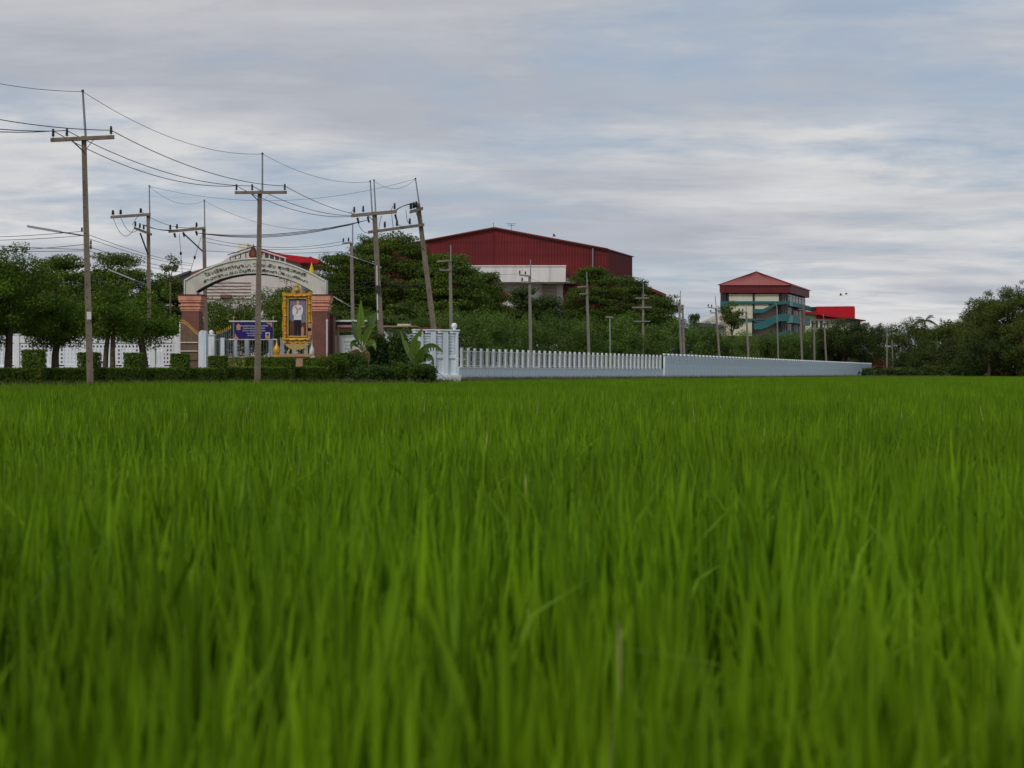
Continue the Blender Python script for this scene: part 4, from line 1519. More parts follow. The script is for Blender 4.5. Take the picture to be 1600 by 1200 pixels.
m.prism([P(1250, 487, RH), P(1344, 501, RH), P(1344, 580, RH), P(1250, 580, RH)], (0, 8, 0), 'cream')
m.build('wall', t)
m = MB()
m.prism([P(1328, 499, RH - .1), P(1344.5, 501, RH - .1), P(1344.5, 580, RH - .1), P(1328, 580, RH - .1)], (0, 0.09, 0), 'teal_pale')
m.build('side_panel', t)
for x in (1268, 1274, 1281):
    m = MB()
    m.box((P(x, 0, RH).x, RH - 0.08, P(0, 512, RH).z), (P(x + 4, 0, RH).x, RH + 0.02, P(0, 501, RH).z), 'glass')
    m.build('window', t)
for x in (1300, 1312, 1322, 1332, 1338):
    m = MB()
    m.box((P(x, 0, RH).x, RH - 0.14, LAND), (P(x + 0.9, 0, RH).x, RH - 0.1, P(0, 490 + (x - 1270) * 0.15, RH).z), 'farwhite')
    m.build('pilaster_strip', t)

# --- pale house with grey roof between the trees
t = thing('grey_roof_house', P(1108, 584, 240), 'pale house with grey blue roof glimpsed beside the school block', 'house')
t.location.z = LAND
m = MB()
m.prism([P(1090, 509, 240), P(1134, 509, 240), P(1134, 492, 240), P(1124, 489, 240), P(1090, 505, 240)], (0, 8, 0), 'farwhite')
m.box((P(1090, 0, 240).x, 240, LAND), (P(1134, 0, 240).x, 248, P(0, 509, 240).z), 'farwhite')
m.build('wall', t)
m = MB()
m.prism([P(1088, 504, 239), P(1120, 506, 239), P(1136, 511, 239), P(1088, 510, 239)], (0, 5, 0), 'greyroof')
m.build('roof', t)

# --- pale gymnasium behind the arch
WD = 160.0
gy = thing('pale_gymnasium', P(390, 584, WD), 'big pale building with brown eaves and red roof seen through the arch', 'building')
gy.location.z = LAND
m = MB()
prof = [(262, 452), (262, 438), (300, 424), (345, 410), (378, 388.5), (392, 386.5), (405, 388), (445, 402), (470, 410), (470, 480), (262, 480)]
m.prism([P(x, y, WD) for x, y in prof], (0, 16, 0), 'farwhite')
m.prism([P(262, 479, WD), P(470, 479, WD), P(470, 590, WD), P(262, 590, WD)], (0, 16, 0), 'farwhite')
m.build('wall', gy)
m = MB()
for a, bq in (((258, 436.5), (296, 422.5)), ((299, 425.5), (346, 410.5)), ((349, 410), (374, 402.5))):
    m.prism([P(a[0], a[1], WD - 1), P(bq[0], bq[1], WD - 1), P(bq[0], bq[1] + 3.4, WD - 1), P(a[0], a[1] + 4.4, WD - 1)], (0, 4, 0), 'rust' if a[0] > 290 else 'greyroof')
m.build('eaves', gy)
m = MB()
m.prism([P(258, 441, WD - .4), P(296, 427, WD - .4), P(296, 447, WD - .4), P(258, 456, WD - .4)], (0, 0.35, 0), 'pinkbeige')
m.build('gallery_shade_panel', gy)  # flat panel under the eaves, gallery shade put into its colour
m = MB()
m.box((P(372, 0, WD + 6).x, WD + 6, P(0, 392, WD + 6).z), (P(386, 0, WD + 6).x, WD + 9, P(0, 380, WD + 6).z), 'cream')
m.build('roof_tank_room', gy)
m = MB()
m.prism([P(404, 388, WD - 1.2), P(440, 396.8, WD - 1.2), P(488, 402.5, WD - 1.2), P(497, 405, WD - 1.2), P(503, 409.5, WD - 1.2), P(468, 410.5, WD - 1.2), P(436, 402.5, WD - 1.2), P(404, 391, WD - 1.2)], (0, 12, 0), 'brightred')
m.build('red_roof', gy)
m = MB()
m.prism([P(474, 404.5, WD - 3), P(485, 400.5, WD - 3), P(500, 408, WD - 3), P(496, 411, WD - 3), P(474, 409.5, WD - 3)], (0, 8, 0), 'brightred')
m.build('porch_roof', gy)
for r_ in range(6):
    m = MB()
    y0 = 441 + r_ * 5
    m.box((P(322, 0, WD).x, WD - 0.12, P(0, y0 + 0.9, WD).z), (P(392, 0, WD).x, WD - 0.01, P(0, y0, WD).z), 'pinkbeige')
    m.build('louvre', gy)
m = MB()
m.box((P(346, 0, WD).x, WD - 0.6, P(0, 466, WD).z), (P(362, 0, WD).x, WD + 0.3, P(0, 461, WD).z), 'rust')
m.build('porch_roof', gy)
# ------------------------------------------------------------------ utility poles
def insulator(mb, c, h=0.30, r=0.055, axis=(0, 0, 1)):
    prof = [(0.012, 0), (0.012, h * 0.18)]
    for k in range(4):
        z = h * (0.18 + 0.17 * k)
        prof += [(r * 0.62, z), (r * (1.12 - 0.08 * k), z + h * 0.05), (r * 0.62, z + h * 0.13)]
    prof += [(r * 0.7, h * 0.88), (r * 0.55, h), (0.004, h * 1.02)]
    mb.lathe(c, prof, 8, 'insul', axis)


def pole(label, base, top, D, w0, w1, mat='concrete', rods=(), arms=(), lamp=None, extra=None, group='utility poles'):
    b = P(base[0], base[1], D)
    tp = P(top[0], top[1], D)
    s = (b.z - LAND + 0.3) / (tp.z - b.z)
    foot = b - (tp - b) * s                              # carried down into the ground along its lean
    t = thing('utility_pole', (foot.x, foot.y, LAND), label, 'utility pole', group)
    m = MB()
    m.cyl(foot, tp, w0 * 0.59, w1 * 0.59, 4, mat, rot=math.pi / 4 + 0.28)
    shaft = m.build('shaft', t)
    if D < 78:                                           # step holes of the nearer poles
        k = 0
        n = 16
        for i in range(n):
            q = foot + (tp - foot) * (0.12 + 0.8 * i / n)
            ww = w0 + (w1 - w0) * (0.12 + 0.8 * i / n)
            m = MB()
            m.cyl(q + Vector((0, -ww * 0.50, 0)), q + Vector((0, -ww * 0.42, 0)), 0.018, n=6, mat='dark_steel')
            m.build('bolt', shaft)
    for x0, y0, x1, y1 in rods:
        m = MB()
        m.cyl(P(x0, y0, D), P(x1, y1, D), 0.042 if D < 90 else 0.05, 0.034 if D < 90 else 0.04, 7, 'galv')
        m.sphere(P(x1, y1, D), 0.05, 'dark_steel', 6)
        m.build('lightning_rod', t, 50)
    for a in arms:
        A = P(a['a'][0], a['a'][1], D + a.get('da', -0.16))
        Bq = P(a['b'][0], a['b'][1], D + a.get('db', -0.16))
        th = a.get('th', 0.06)
        d = (Bq - A)
        m = MB()
        m.obox((A + Bq) / 2, d / 2, (0, th * 0.9, 0), (0, 0, th), a.get('mat', mat))
        arm = m.build('crossarm', t)
        L_ = Bq.x - A.x
        for ix in a.get('ins', ()):
            f = (ix - a['a'][0]) / (a['b'][0] - a['a'][0])
            m = MB()
            insulator(m, A + d * f + Vector((0, 0, th)), a.get('ih', 0.30), a.get('ir', 0.055))
            m.build('insulator', arm, 50)
        for ix in a.get('hang', ()):
            f = (ix - a['a'][0]) / (a['b'][0] - a['a'][0])
            m = MB()
            insulator(m, A + d * f - Vector((0, 0, th)), a.get('ih', 0.30), a.get('ir', 0.055), (0.25, 0, -1))
            m.build('insulator', arm, 50)
        for (x0, y0, x1, y1) in a.get('br', ()):
            m = MB()
            p, q = P(x0, y0, D - 0.18), P(x1, y1, D - 0.16)
            m.obox((p + q) / 2, (q - p) / 2, (0, 0.012, 0), (0.018, 0, 0.012), 'dark_steel')
            m.build('brace', arm)
    if lamp:
        for (x0, y0), (x1, y1), (x2, y2), dd in lamp:
            m = MB()
            p, q, r_ = P(x0, y0, D - 0.1), P(x1, y1, D - 0.1 + dd * 0.5), P(x2, y2, D - 0.1 + dd)
            m.tube([p, (p + q) / 2, q], 0.025, 6, 'galv')
            la = m.build('lamp_arm', t)
            m = MB()
            m.obox((q + r_) / 2, (r_ - q) / 2, (0, 0.06, 0), (0, 0, 0.035), 'lampglass')
            m.build('lamp_fixture', la)
    if extra:
        extra(t, D)
    return t


def sticker(t, D):
    m = MB()
    a, b = P(135.8, 499, D - 0.19), P(142.6, 487.2, D - 0.19)
    m.box((a.x, D - 0.205, a.z), (b.x, D - 0.188, b.z), 'paper')
    m.build('white_sticker', t)
    for y0 in (363, 383, 390):
        m = MB()
        insulator(m, P(128 if y0 < 370 else 142, y0, D - 0.1), 0.16, 0.04)
        m.build('insulator', t)


pole('tall concrete pole with white sticker and long street lamp, tallest pole', (141, 603), (131, 213), 46, 0.255, 0.19,
     rods=[(133.8, 215, 129.2, 142)],
     arms=[dict(a=(79.5, 218.8), b=(178, 214.2), ins=(83, 104.5, 173.5), br=((111, 218.5, 130, 236), (148, 216.5, 132, 236)))],
     lamp=[((130, 368), (95, 362.5), (43, 353.5), -0.6)], extra=sticker)
pole('plain concrete pole in front of the arch', (402, 602), (406, 298), 60.4, 0.30, 0.205,
     rods=[(410, 299, 410, 240)],
     arms=[dict(a=(367, 301), b=(448, 300.5), ins=(369.5, 394, 445), br=((393, 303, 403, 313), (424, 303, 411, 313)))])


def box3(t, D):
    m = MB()
    p = P(590, 452, D - 0.2)
    m.box((p.x - 0.12, p.y - 0.08, p.z - 0.2), (p.x + 0.12, p.y + 0.06, p.z + 0.2), 'dark_steel')
    m.build('junction_box', t)
    m = MB()
    m.cyl(P(589, 415, D - 0.16), P(590.5, 500, D - 0.16), 0.035, n=6, mat='trim_white')
    m.build('conduit', t)
    m = MB()
    m.sphere(P(594.5, 418, D - 0.2), 0.05, 'lampglass', 8)
    m.build('meter_dome', t)


pole('concrete pole with double lightning rods joined by an arm to the leaning pole', (594.5, 515), (585, 331), 76, 0.35, 0.26,
     rods=[(581.5, 332, 578.5, 283), (587, 332, 584.3, 281.5)],
     arms=[dict(a=(549, 337), b=(620, 330.5), ins=(553.5, 567.5, 616.5), hang=(558, 574, 617), th=0.085, ih=0.38, ir=0.073, br=((573, 336, 583, 344), (598, 335, 589, 344)))],
     lamp=[((588, 414), (560, 404.5), (533, 394), -0.5)], extra=box3)


def leaning(t, D):
    m = MB()
    p, q = P(648, 327, D - 0.2), P(660, 356, D - 0.2)
    m.obox((p + q) / 2, (q - p) / 2, (0, 0.015, 0), (0.02, 0, 0.01), 'dark_steel')
    m.build('brace', t)


pole('concrete pole leaning sharply beside the banana plants', (678, 515), (653, 318), 77, 0.33, 0.24,
     rods=[(655.5, 322, 649.2, 279)],
     arms=[dict(a=(640, 331.5), b=(661, 325.5), da=-0.5, ins=(642, 646.5, 650.5), th=0.08, ih=0.40, ir=0.094),
           dict(a=(575, 363), b=(663, 351), da=-1.2, ins=(601, 620, 640), th=0.073, ih=0.38, ir=0.08, br=((622, 360, 663, 390),))], extra=leaning)


def stay1(t, D):
    m = MB()
    p, q = P(219, 364, D - .3), P(231, 397, D - .1)
    m.obox((p + q) / 2, (q - p) / 2, (0, 0.03, 0), (0.035, 0, 0.02), 'dark_steel')
    m.build('brace', t)


pole('concrete pole with two stacked crossarms rising behind the street trees', (233, 470), (231.5, 334), 82, 0.30, 0.23,
     rods=[(234, 345, 233.3, 290.5)],
     arms=[dict(a=(173, 339.3), b=(235, 335), ins=(176.5, 188.5, 220), th=0.075, ih=0.32, ir=0.10),
           dict(a=(209.5, 356), b=(237, 366.5), da=-0.9, ins=(211.5, 218.5, 224.5), th=0.075, ih=0.32, ir=0.075)],
     lamp=[((233, 446), (210, 437.5), (169.5, 421), -0.4)], extra=stay1)


def stay2(t, D):
    m = MB()
    p, q = P(287, 365, D - .2), P(317, 393, D - .1)
    m.obox((p + q) / 2, (q - p) / 2, (0, 0.02, 0), (0.03, 0, 0.03), 'dark_steel')
    m.build('brace', t)
    for x0, y0, x1, y1, f in ((280, 364, 286, 440, 0.42), (315, 368, 297, 425, 0.6)):
        a, b = P(x0, y0, D - .2), P(x1, y1, D - .2)
        m = MB()
        m.tube([a, b], 0.014, 5, 'wire')
        g_ = m.build('stay_wire', t)
        m = MB()
        c = a + (b - a) * f
        m.sphere(c, 0.075, 'insul', 8, 1.5)
        m.build('strain_insulator', g_)


pole('concrete pole with drooping stay wires standing behind the arch', (322, 530), (318.5, 357), 86, 0.31, 0.24,
     rods=[(320, 358, 319.3, 313)],
     arms=[dict(a=(263.5, 361.8), b=(320.5, 356.5), ins=(266, 276.5, 307), hang=(272, 286, 306), th=0.075, ih=0.33, ir=0.085)], extra=stay2)

FARP = [
    ('pale pole in front of the wooded mound beside a bracket lamp', (551, 490), (549, 380), 92, [(551, 382, 551, 350)], [dict(a=(535, 380.5), b=(549, 379), ins=(536.5, 544.5), ih=0.28, ir=0.07, mat='concrete2')], [((549, 480), (536, 472), (516, 460.5), 0)]),
    ('pole with two short brackets standing before the maroon hall gable', (705, 515), (703.3, 408), 98, [(704.5, 410, 704.3, 382.5)], [dict(a=(683, 408.5), b=(703, 407), mat='concrete2', th=0.05), dict(a=(687, 422), b=(703, 422), mat='concrete2', th=0.05, br=((694, 420, 702, 411),))], None),
    ('pole in front of the white projecting block of the hall', (829, 548), (827.5, 433), 111, [(829, 436, 829, 405)], [dict(a=(811, 429.5), b=(828, 431.5), ins=(812, 821), ih=0.28, ir=0.08, mat='concrete2'), dict(a=(815, 441), b=(828, 441), ins=(816,), ih=0.28, ir=0.08, mat='concrete2')], None),
    ('pole with short brackets before the layered tree by the hall', (920, 553), (917, 447), 126, [(917.5, 450, 917, 424.5)], [dict(a=(902, 448.5), b=(917, 447.5), mat='concrete2', th=0.06), dict(a=(905, 459), b=(917, 459), mat='concrete2', th=0.06)], None),
    ('pole with two full crossarms above the row of bushy trees', (1004.5, 556), (1005, 465), 146, [(1005, 467, 1005.3, 442)], [dict(a=(993, 466), b=(1014, 465.3), mat='concrete2'), dict(a=(988, 480.5), b=(1018.5, 480), mat='concrete2', th=0.07), dict(a=(990, 502), b=(1016, 502), mat='galv', th=0.05)], None),
    ('pole carrying three upright insulators, one of a close pair', (1064.5, 556), (1061, 473), 156, [(1063, 476, 1063, 455)], [dict(a=(1048.5, 473.2), b=(1063, 473), ins=(1049.5, 1053.5, 1058, 1061.5), ih=0.3, ir=0.09, mat='concrete2')], None),
    ('thicker bare pole, second of the close pair', (1069, 556), (1066.3, 476), 158, [], [dict(a=(1059, 481), b=(1069, 481), mat='galv', th=0.06)], None),
    ('pole with two insulators beside the grey roofed house', (1124, 557), (1118.5, 482), 168, [(1119.5, 484, 1117.5, 464)], [dict(a=(1106, 480), b=(1119, 482), ins=(1106.8, 1112), ih=0.32, ir=0.1, mat='concrete2'), dict(a=(1110, 489), b=(1119, 489), ins=(1110.5,), ih=0.3, ir=0.1, mat='concrete2')], None),
    ('pole in front of the cream panels of the school block', (1169.5, 559), (1166, 487), 178, [(1166.3, 490, 1165.5, 474)], [dict(a=(1154, 486.5), b=(1166, 487.5), ins=(1154.8, 1160.5), ih=0.32, ir=0.1, mat='concrete2'), dict(a=(1158, 495), b=(1166, 495), mat='concrete2')], None),
    ('thin pale pole against the pink stair wall of the school block', (1216, 562), (1214, 478), 188, [(1214, 479, 1211.3, 472)], [], None),
    ('pole in front of the dark windows of the school block', (1252.5, 542), (1250.5, 483), 202, [], [dict(a=(1247, 483.5), b=(1254, 483.5), mat='concrete2')], None),
    ('short pole in front of the cream red parapet hall', (1272.5, 550), (1272, 502), 208, [], [dict(a=(1267, 505), b=(1277, 505), mat='dark_steel', th=0.07)], None),
    ('pole before the dark round tree near the red parapet hall', (1289.5, 535), (1288, 505), 214, [(1288.3, 507, 1286, 490)], [dict(a=(1283, 507), b=(1291, 506), mat='dark_steel', th=0.07)], None),
    ('slim white pole beyond the end of the wall', (1386, 575), (1386, 516), 212, [(1386, 518, 1386, 508)], [dict(a=(1384, 525), b=(1389, 524), mat='galv', th=0.05)], None),
    ('shorter grey pole next to the slim white pole', (1395, 575), (1394, 532), 214, [], [], None),
]
for lab, bs, tp, D, rods, arms, lamp in FARP:
    thin = 'thin' in lab or 'slim' in lab
    pole(lab, bs, tp, D, 0.27 if not thin else 0.20, 0.205 if not thin else 0.16, 'concrete2', rods, arms, lamp)

m = MB()
m.cyl(P(953.5, 584, 134), P(953, 497, 134), 0.06, 0.045, 8, 'lampglass')
m.obox(P(951.5, 495.4, 134), (0.35, 0, 0), (0, 0.08, 0), (0, 0, 0.04), 'lampglass')
solo(m, 'lamp_post', 'thin pale lamp post between bushy trees behind the fence', 'lamp post', smooth=50)

# ------------------------------------------------------------------ wires
ORD = 'first second third fourth fifth sixth seventh eighth ninth tenth eleventh twelfth thirteenth fourteenth fifteenth sixteenth seventeenth eighteenth nineteenth twentieth'.split()
USED = {}
MANY = {}


def wire(a, b, sag, label='thin overhead cable sagging between poles', r=0.014, group='overhead cables', n=22):
    A, Bq = P(*a), P(*b)
    k = USED[label] = USED.get(label, -1) + 1
    if label in MANY:
        label = '%s %s, from %s' % (ORD[k], label, MANY[label])
    sg = sag / F * (a[2] + b[2]) / 2
    pts = []
    for i in range(n + 1):
        s = i / n
        p = A + (Bq - A) * s
        p.z -= sg * 4 * s * (1 - s)
        pts.append(p)
    m = MB()
    m.tube(pts, r, 5, 'wire')
    return solo(m, 'overhead_cable', label, 'cable', group, smooth=60)


MANY['thick phase conductor at the left edge leading to the tallest pole'] = 'top'
MANY['phase conductor between the tallest pole and the pole before the arch'] = 'top'
MANY['phase conductor between the pole before the arch and the twin rod pole'] = 'top'
MANY['heavy cable running low from the stay wire pole'] = 'top'
MANY['short heavy cable linking the two poles behind the arch'] = 'top'
MANY['looped jumper under the stacked crossarms'] = 'left'
MANY['black jumper curving up to the leaning pole'] = 'left'
MANY['thin service cable reaching the street lamp pole'] = 'top'
MANY['thin service cable descending behind the street trees'] = 'top'
MANY['low service cable passing above the arch'] = 'top'
MANY['slack service cable between the twin rod and leaning poles'] = 'top'
MANY['service cable crossing in front of the wooded mound'] = 'top'
MANY['faint service cable seen through the arch opening'] = 'top'
MANY['black jumper loop near the leaning pole'] = 'left'
LW = 'thick phase conductor at the left edge leading to the tallest pole'
wire((-330, 20, 34), (129.2, 143, 46), 26, 'topmost thin earth wire entering at the left edge', 0.009)
wire((-330, 95, 34), (173.5, 203.5, 46), 22, LW)
wire((-340, 122, 34), (104.5, 204, 46), 22, LW)
wire((-350, 127, 34), (83, 204.5, 46), 24, LW)
LP = 'phase conductor between the tallest pole and the pole before the arch'
wire((129.2, 143, 46), (410, 240.5, 60.4), 24, 'thin earth wire from the tallest pole to the next rod tip', 0.009)
wire((173.5, 203.5, 46), (445, 290.5, 60.4), 17, LP)
wire((104.5, 204, 46), (394, 290.5, 60.4), 19, LP)
wire((83, 204.5, 46), (369.5, 290.5, 60.4), 22, LP)
LQ = 'phase conductor between the pole before the arch and the twin rod pole'
wire((410, 240.5, 60.4), (578.5, 284, 76), 14, 'thin earth wire dipping to the twin lightning rods', 0.009)
wire((445, 290.5, 60.4), (553, 334, 76), 5, LQ)
wire((394, 290.5, 60.4), (550, 337, 76), 10, LQ)
wire((369.5, 290.5, 60.4), (551, 338, 76), 14, LQ)
wire((233.3, 291, 82), (649.2, 279.5, 77), 28, 'long faint earth wire sagging across to the leaning pole', 0.009)
wire((233.3, 291, 82), (319.3, 314, 86), 14, 'faint earth wire between the two poles behind the arch', 0.009)
wire((319.3, 314, 86), (551, 351, 92), 22, 'faint earth wire from the stay wire pole to the mound pole', 0.009)
wire((584.3, 282, 76), (649.2, 280, 77), 14, 'slack earth loop between twin rods and leaning pole', 0.009)
LT = 'heavy cable running low from the stay wire pole'
for k in range(3):
    wire((307 + k * 5, 364 + k * 0.7, 86), (574 - k * 6, 344 + k * 1.6, 76), 11 + k * 0.8, LT, 0.019)
for k in range(3):
    wire((222 + k * 3, 351 + k * 0.5, 82), (268 + k * 6, 359, 86), 3 + k * 0.6, 'short heavy cable linking the two poles behind the arch', 0.019)
wire((221, 331, 82), (307, 355, 86), 9, 'drooping jumper cable above the linked crossarms', 0.015)
for k, (x, y, x2, y2, s) in enumerate(((177, 341, 212, 352, 22), (189, 341, 220, 352, 16), (221, 334, 207, 352, -3))):
    wire((x, y, 82), (x2, y2, 81.3), s, 'looped jumper under the stacked crossarms', 0.015)
for x, y, x2, y2, s in ((553, 326, 545, 333, 2), (558, 345, 574, 363, 6), (597, 338, 592, 358, -5), (616.5, 322, 611, 330, -3), (612, 333, 616, 357, 8), (619, 345, 626, 353, 2), (634, 328, 639, 346, 8)):
    wire((x, y, 76), (x2, y2, 76.4), s, 'black jumper loop near the leaning pole', 0.015)
for k in range(3):
    wire((614 + k * 3, 331 - k * 1.5, 76), (645 + k * 5, 318 + k * 2.2, 76.6), -2.5 - k * 1.5, 'black jumper curving up to the leaning pole', 0.02)
LC = 'thin service cable reaching the street lamp pole'
for y0, y1, s in ((368, 361, 10), (372, 368, 9), (391, 382, 10), (389, 392, 4), (372, 390, 2)):
    wire((-300, y0 - 6, 38), (131, y1, 46), s, LC, 0.009)
for y0, y1 in ((367, 412), (373, 415), (386, 421), (392, 426)):
    wire((139, y0, 46), (300, y1, 80), 5, 'thin service cable descending behind the street trees', 0.010)
for y0, y1, s in ((372, 377, 12), (378, 382, 10), (392, 393, 3)):
    wire((322, y0, 86), (536, y1, 92), s, 'low service cable passing above the arch', 0.014)
for y0, y1, s in ((428, 424, 14), (436, 441, 9), (440, 444, 3), (448, 446, 3)):
    wire((594, y0, 76), (667, y1, 77), s, 'slack service cable between the twin rod and leaning poles', 0.011)
for y0, y1, s in ((438, 446, 2), (447, 452, 3), (441, 459, 4)):
    wire((510, y1, 84), (591, y0, 76), s, 'service cable crossing in front of the wooded mound', 0.010)
for k in range(4):
    wire((300, 428 + k * 5, 84), (480, 452 + k * 6, 90), 5 + k * 2, 'faint service cable seen through the arch opening', 0.008)
rowp = [(551, 380, 92), (684, 408, 98), (812, 428, 111), (903, 448, 126), (994, 465, 146), (1050, 473, 156), (1107, 480, 168), (1155, 486, 178), (1213, 490, 188), (1250, 493, 202), (1289, 506, 214)]
for q_, (a, b) in enumerate(zip(rowp[:-1], rowp[1:])):
    for dy, s in ((0, 7), (13, 6)):
        wire((a[0], a[1] + dy, a[2]), (b[0], b[1] + dy, b[2]), s * 100 / a[2], '%s faint cable on the %s span of the far pole row, from the wooded mound' % ('lower' if dy else 'upper', ORD[q_]), 0.009)
wire((1062, 511, 156), (1119, 499, 168), 1, 'heavier dark cable sloping up to the grey roofed house', 0.02)
m = MB()
m.tube([P(678, 576, 70.5), P(703, 598, 69.5)], 0.014, 5, 'wire')
solo(m, 'stay_cable', 'dark stay cable slanting to the ground across the white pier wall', 'cable')

# two birds in flight, one on the hall roof
for px, py, D, f, lab in ((1314, 461.5, 240, 1, 'lower of two birds flying past the school block'), (1322.5, 459.6, 240, 0.6, 'upper of two birds flying past the school block'), (866, 369, 200, 0.9, 'small dark bird hovering just above the hall roof')):
    c = P(px, py, D)
    t = thing('bird', c, lab, 'bird', 'birds')
    m = MB()
    m.lathe(c + Vector((-0.22, 0, 0)), [(0.01, -0.10), (0.05, 0.02), (0.08, 0.16), (0.07, 0.28), (0.05, 0.36), (0.05, 0.42), (0.012, 0.50)], 8, 'bird', (1, 0, 0.15))
    for s in (-1, 1):
        m.add([c + Vector((-0.12, 0, 0.04)), c + Vector((0.12, 0, 0.06)), c + Vector((0.02, s * 0.15 - 0.1, 0.30 * f + 0.02)), c + Vector((-0.16, s * 0.30 - 0.12, 0.36 * f)), c + Vector((-0.14, s * 0.15, 0.18 * f))], [(0, 1, 2, 3, 4)], 'bird')
    m.build('body', t)
# ------------------------------------------------------------------ vegetation
def unit(n):
    v = nr.normal(size=(n, 3))
    return v / np.linalg.norm(v, axis=1, keepdims=True)


def leaf_quads(Cn, N, S, asp, tint):
    """one folded leaf (two triangles as a bent quad) per centre"""
    n = len(Cn)
    a = unit(n)
    T = np.cross(N, a)
    T /= np.linalg.norm(T, axis=1, keepdims=True) + 1e-9
    Bn = np.cross(N, T)
    L_ = (S * 0.5)[:, None]
    Wd = (S * 0.5 * asp)[:, None]
    V = np.stack([Cn - T * L_, Cn + Bn * Wd + N * L_ * 0.18, Cn + T * L_, Cn - Bn * Wd + N * L_ * 0.18], 1)
    return V.reshape(-1, 3), np.repeat(tint, 4)


def crown_mesh(name, blobs, dens, size, asp, mat, up=0.35, shell=3.0, rough=0.25):
    """blobs: (cx,cy,cz, rx,ry,rz). Leaves thrown through each clump, thicker towards its skin."""
    Vs, Ts = [], []
    for b in blobs:
        c = np.array(b[:3]); r = np.array(b[3:6])
        area = 4 * np.pi * ((r[0] * r[1]) ** 1.6 / 3 + (r[0] * r[2]) ** 1.6 / 3 + (r[1] * r[2]) ** 1.6 / 3) ** (1 / 1.6)
        n = max(8, int(dens * area))
        d = unit(n)
        rad = nr.uniform(0, 1, n) ** (1 / shell) * (1 + nr.normal(0, rough * 0.35, n))
        Cn = c + d * r * rad[:, None]
        N = d / r
        N /= np.linalg.norm(N, axis=1, keepdims=True)
        N = N * 0.55 + np.array([0, 0, up]) + unit(n) * 0.75
        N /= np.linalg.norm(N, axis=1, keepdims=True)
        S = size * nr.uniform(0.6, 1.35, n)
        t = np.clip(nr.uniform(0, 1) * 0.7 + nr.uniform(0, 0.3, n), 0, 1)
        V, T = leaf_quads(Cn, N, S, asp, t)
        Vs.append(V); Ts.append(T)
    V = np.vstack(Vs)
    return arr_mesh(name, V, 4, np.arange(len(V)), mat, np.concatenate(Ts))


def round_blobs(w, h, z0, n, rmin, rmax, flat=0.8, skin=0.75, top_bias=0.0):
    """n clumps filling an ellipsoid crown of width w, height h, bottom at z0"""
    out = []
    for i in range(n):
        d = Vector((rnd.gauss(0, 1), rnd.gauss(0, 1), rnd.gauss(0, 1) + top_bias)).normalized()
        k = rnd.uniform(0.2, 1) ** 0.5 * skin
        r = rnd.uniform(rmin, rmax)
        out.append((d.x * w / 2 * k, d.y * w / 2 * k, z0 + h / 2 + d.z * h / 2 * k, r, r * rnd.uniform(0.8, 1.15), r * flat))
    return out


def tier_blobs(w, h, z0, tiers, rmin, rmax, flat=0.28):
    """layered crown: flat plates of foliage on a dome, stacked in tiers"""
    out = []
    for k in range(tiers):
        f = (k + 0.5) / tiers
        R_ = w / 2 * math.sqrt(max(0.02, 1 - (f * 0.97) ** 2.2))
        z = z0 + h * f
        n = max(3, int(2 * math.pi * R_ / ((rmin + rmax) * 0.62)))
        for j in range(n):
            a = 2 * math.pi * (j + rnd.uniform(-0.4, 0.4)) / n + k
            r = rnd.uniform(rmin, rmax)
            rr_ = max(0, R_ - r * 0.7) * rnd.uniform(0.82, 1.05)
            out.append((rr_ * math.cos(a), rr_ * math.sin(a), z + rnd.uniform(-0.5, 0.5) * h / tiers, r, r * rnd.uniform(0.8, 1.2), r * flat * rnd.uniform(0.8, 1.3)))
        for j in range(n // 3):
            a = rnd.uniform(0, 6.28); r = rnd.uniform(rmin, rmax); q = rnd.uniform(0.2, 0.65) * R_
            out.append((q * math.cos(a), q * math.sin(a), z, r, r, r * flat))
    return out


def limbs(trunk_r, z_fork, blobs, n, lean=(0, 0), mat='bark', stems=1, spread=0.0):
    """tapered bent trunk with limbs reaching into the clumps"""
    m = MB()
    for s in range(stems):
        ox = (s - (stems - 1) / 2) * spread
        top_ = Vector((lean[0] + ox * 0.6, lean[1], z_fork))
        mid_ = Vector((ox + lean[0] * 0.3 + rnd.uniform(-.1, .1) * trunk_r * 3, rnd.uniform(-.1, .1), z_fork * 0.5))
        m.tube([Vector((ox * 1.1, 0, -0.2)), Vector((ox * 1.05, 0, 0.15)), mid_, top_], [trunk_r * 1.35, trunk_r * 1.05, trunk_r * 0.9, trunk_r * 0.75], 8, mat)
        pick = rnd.sample(blobs, min(n, len(blobs)))
        for b in pick:
            e = Vector(b[:3])
            c1 = top_ * 0.55 + e * 0.45 + Vector((rnd.uniform(-.3, .3), rnd.uniform(-.3, .3), rnd.uniform(-.2, .3)))
            m.tube([top_ - Vector((0, 0, trunk_r)), top_ * 0.8 + c1 * 0.2, c1, e], [trunk_r * 0.6, trunk_r * 0.45, trunk_r * 0.3, trunk_r * 0.08], 5, mat)
    return m


def tree(name, label, px, D, crown, m_trunk, group=None, cat='tree', scale=1.0, rz=0.0, z=LAND, crown_name='crown'):
    x = (px - CX) / F * D
    t = thing(name, (x, D, z), label, cat, group)
    t.scale = (scale,) * 3
    t.rotation_euler.z = rz
    if m_trunk is not None:
        off = Vector((0, 0, 0))
        me = bpy.data.meshes.new('trunk')
        me.from_pydata(m_trunk.v, [], m_trunk.f)
        for k in m_trunk.mats:
            me.materials.append(MT[k])
        me.polygons.foreach_set('use_smooth', [True] * len(me.polygons))
        link('trunk', me, t)
    link(crown_name, crown, t)
    return t


def htop(py, D):
    return EYE + (HY - py) * D / F - LAND


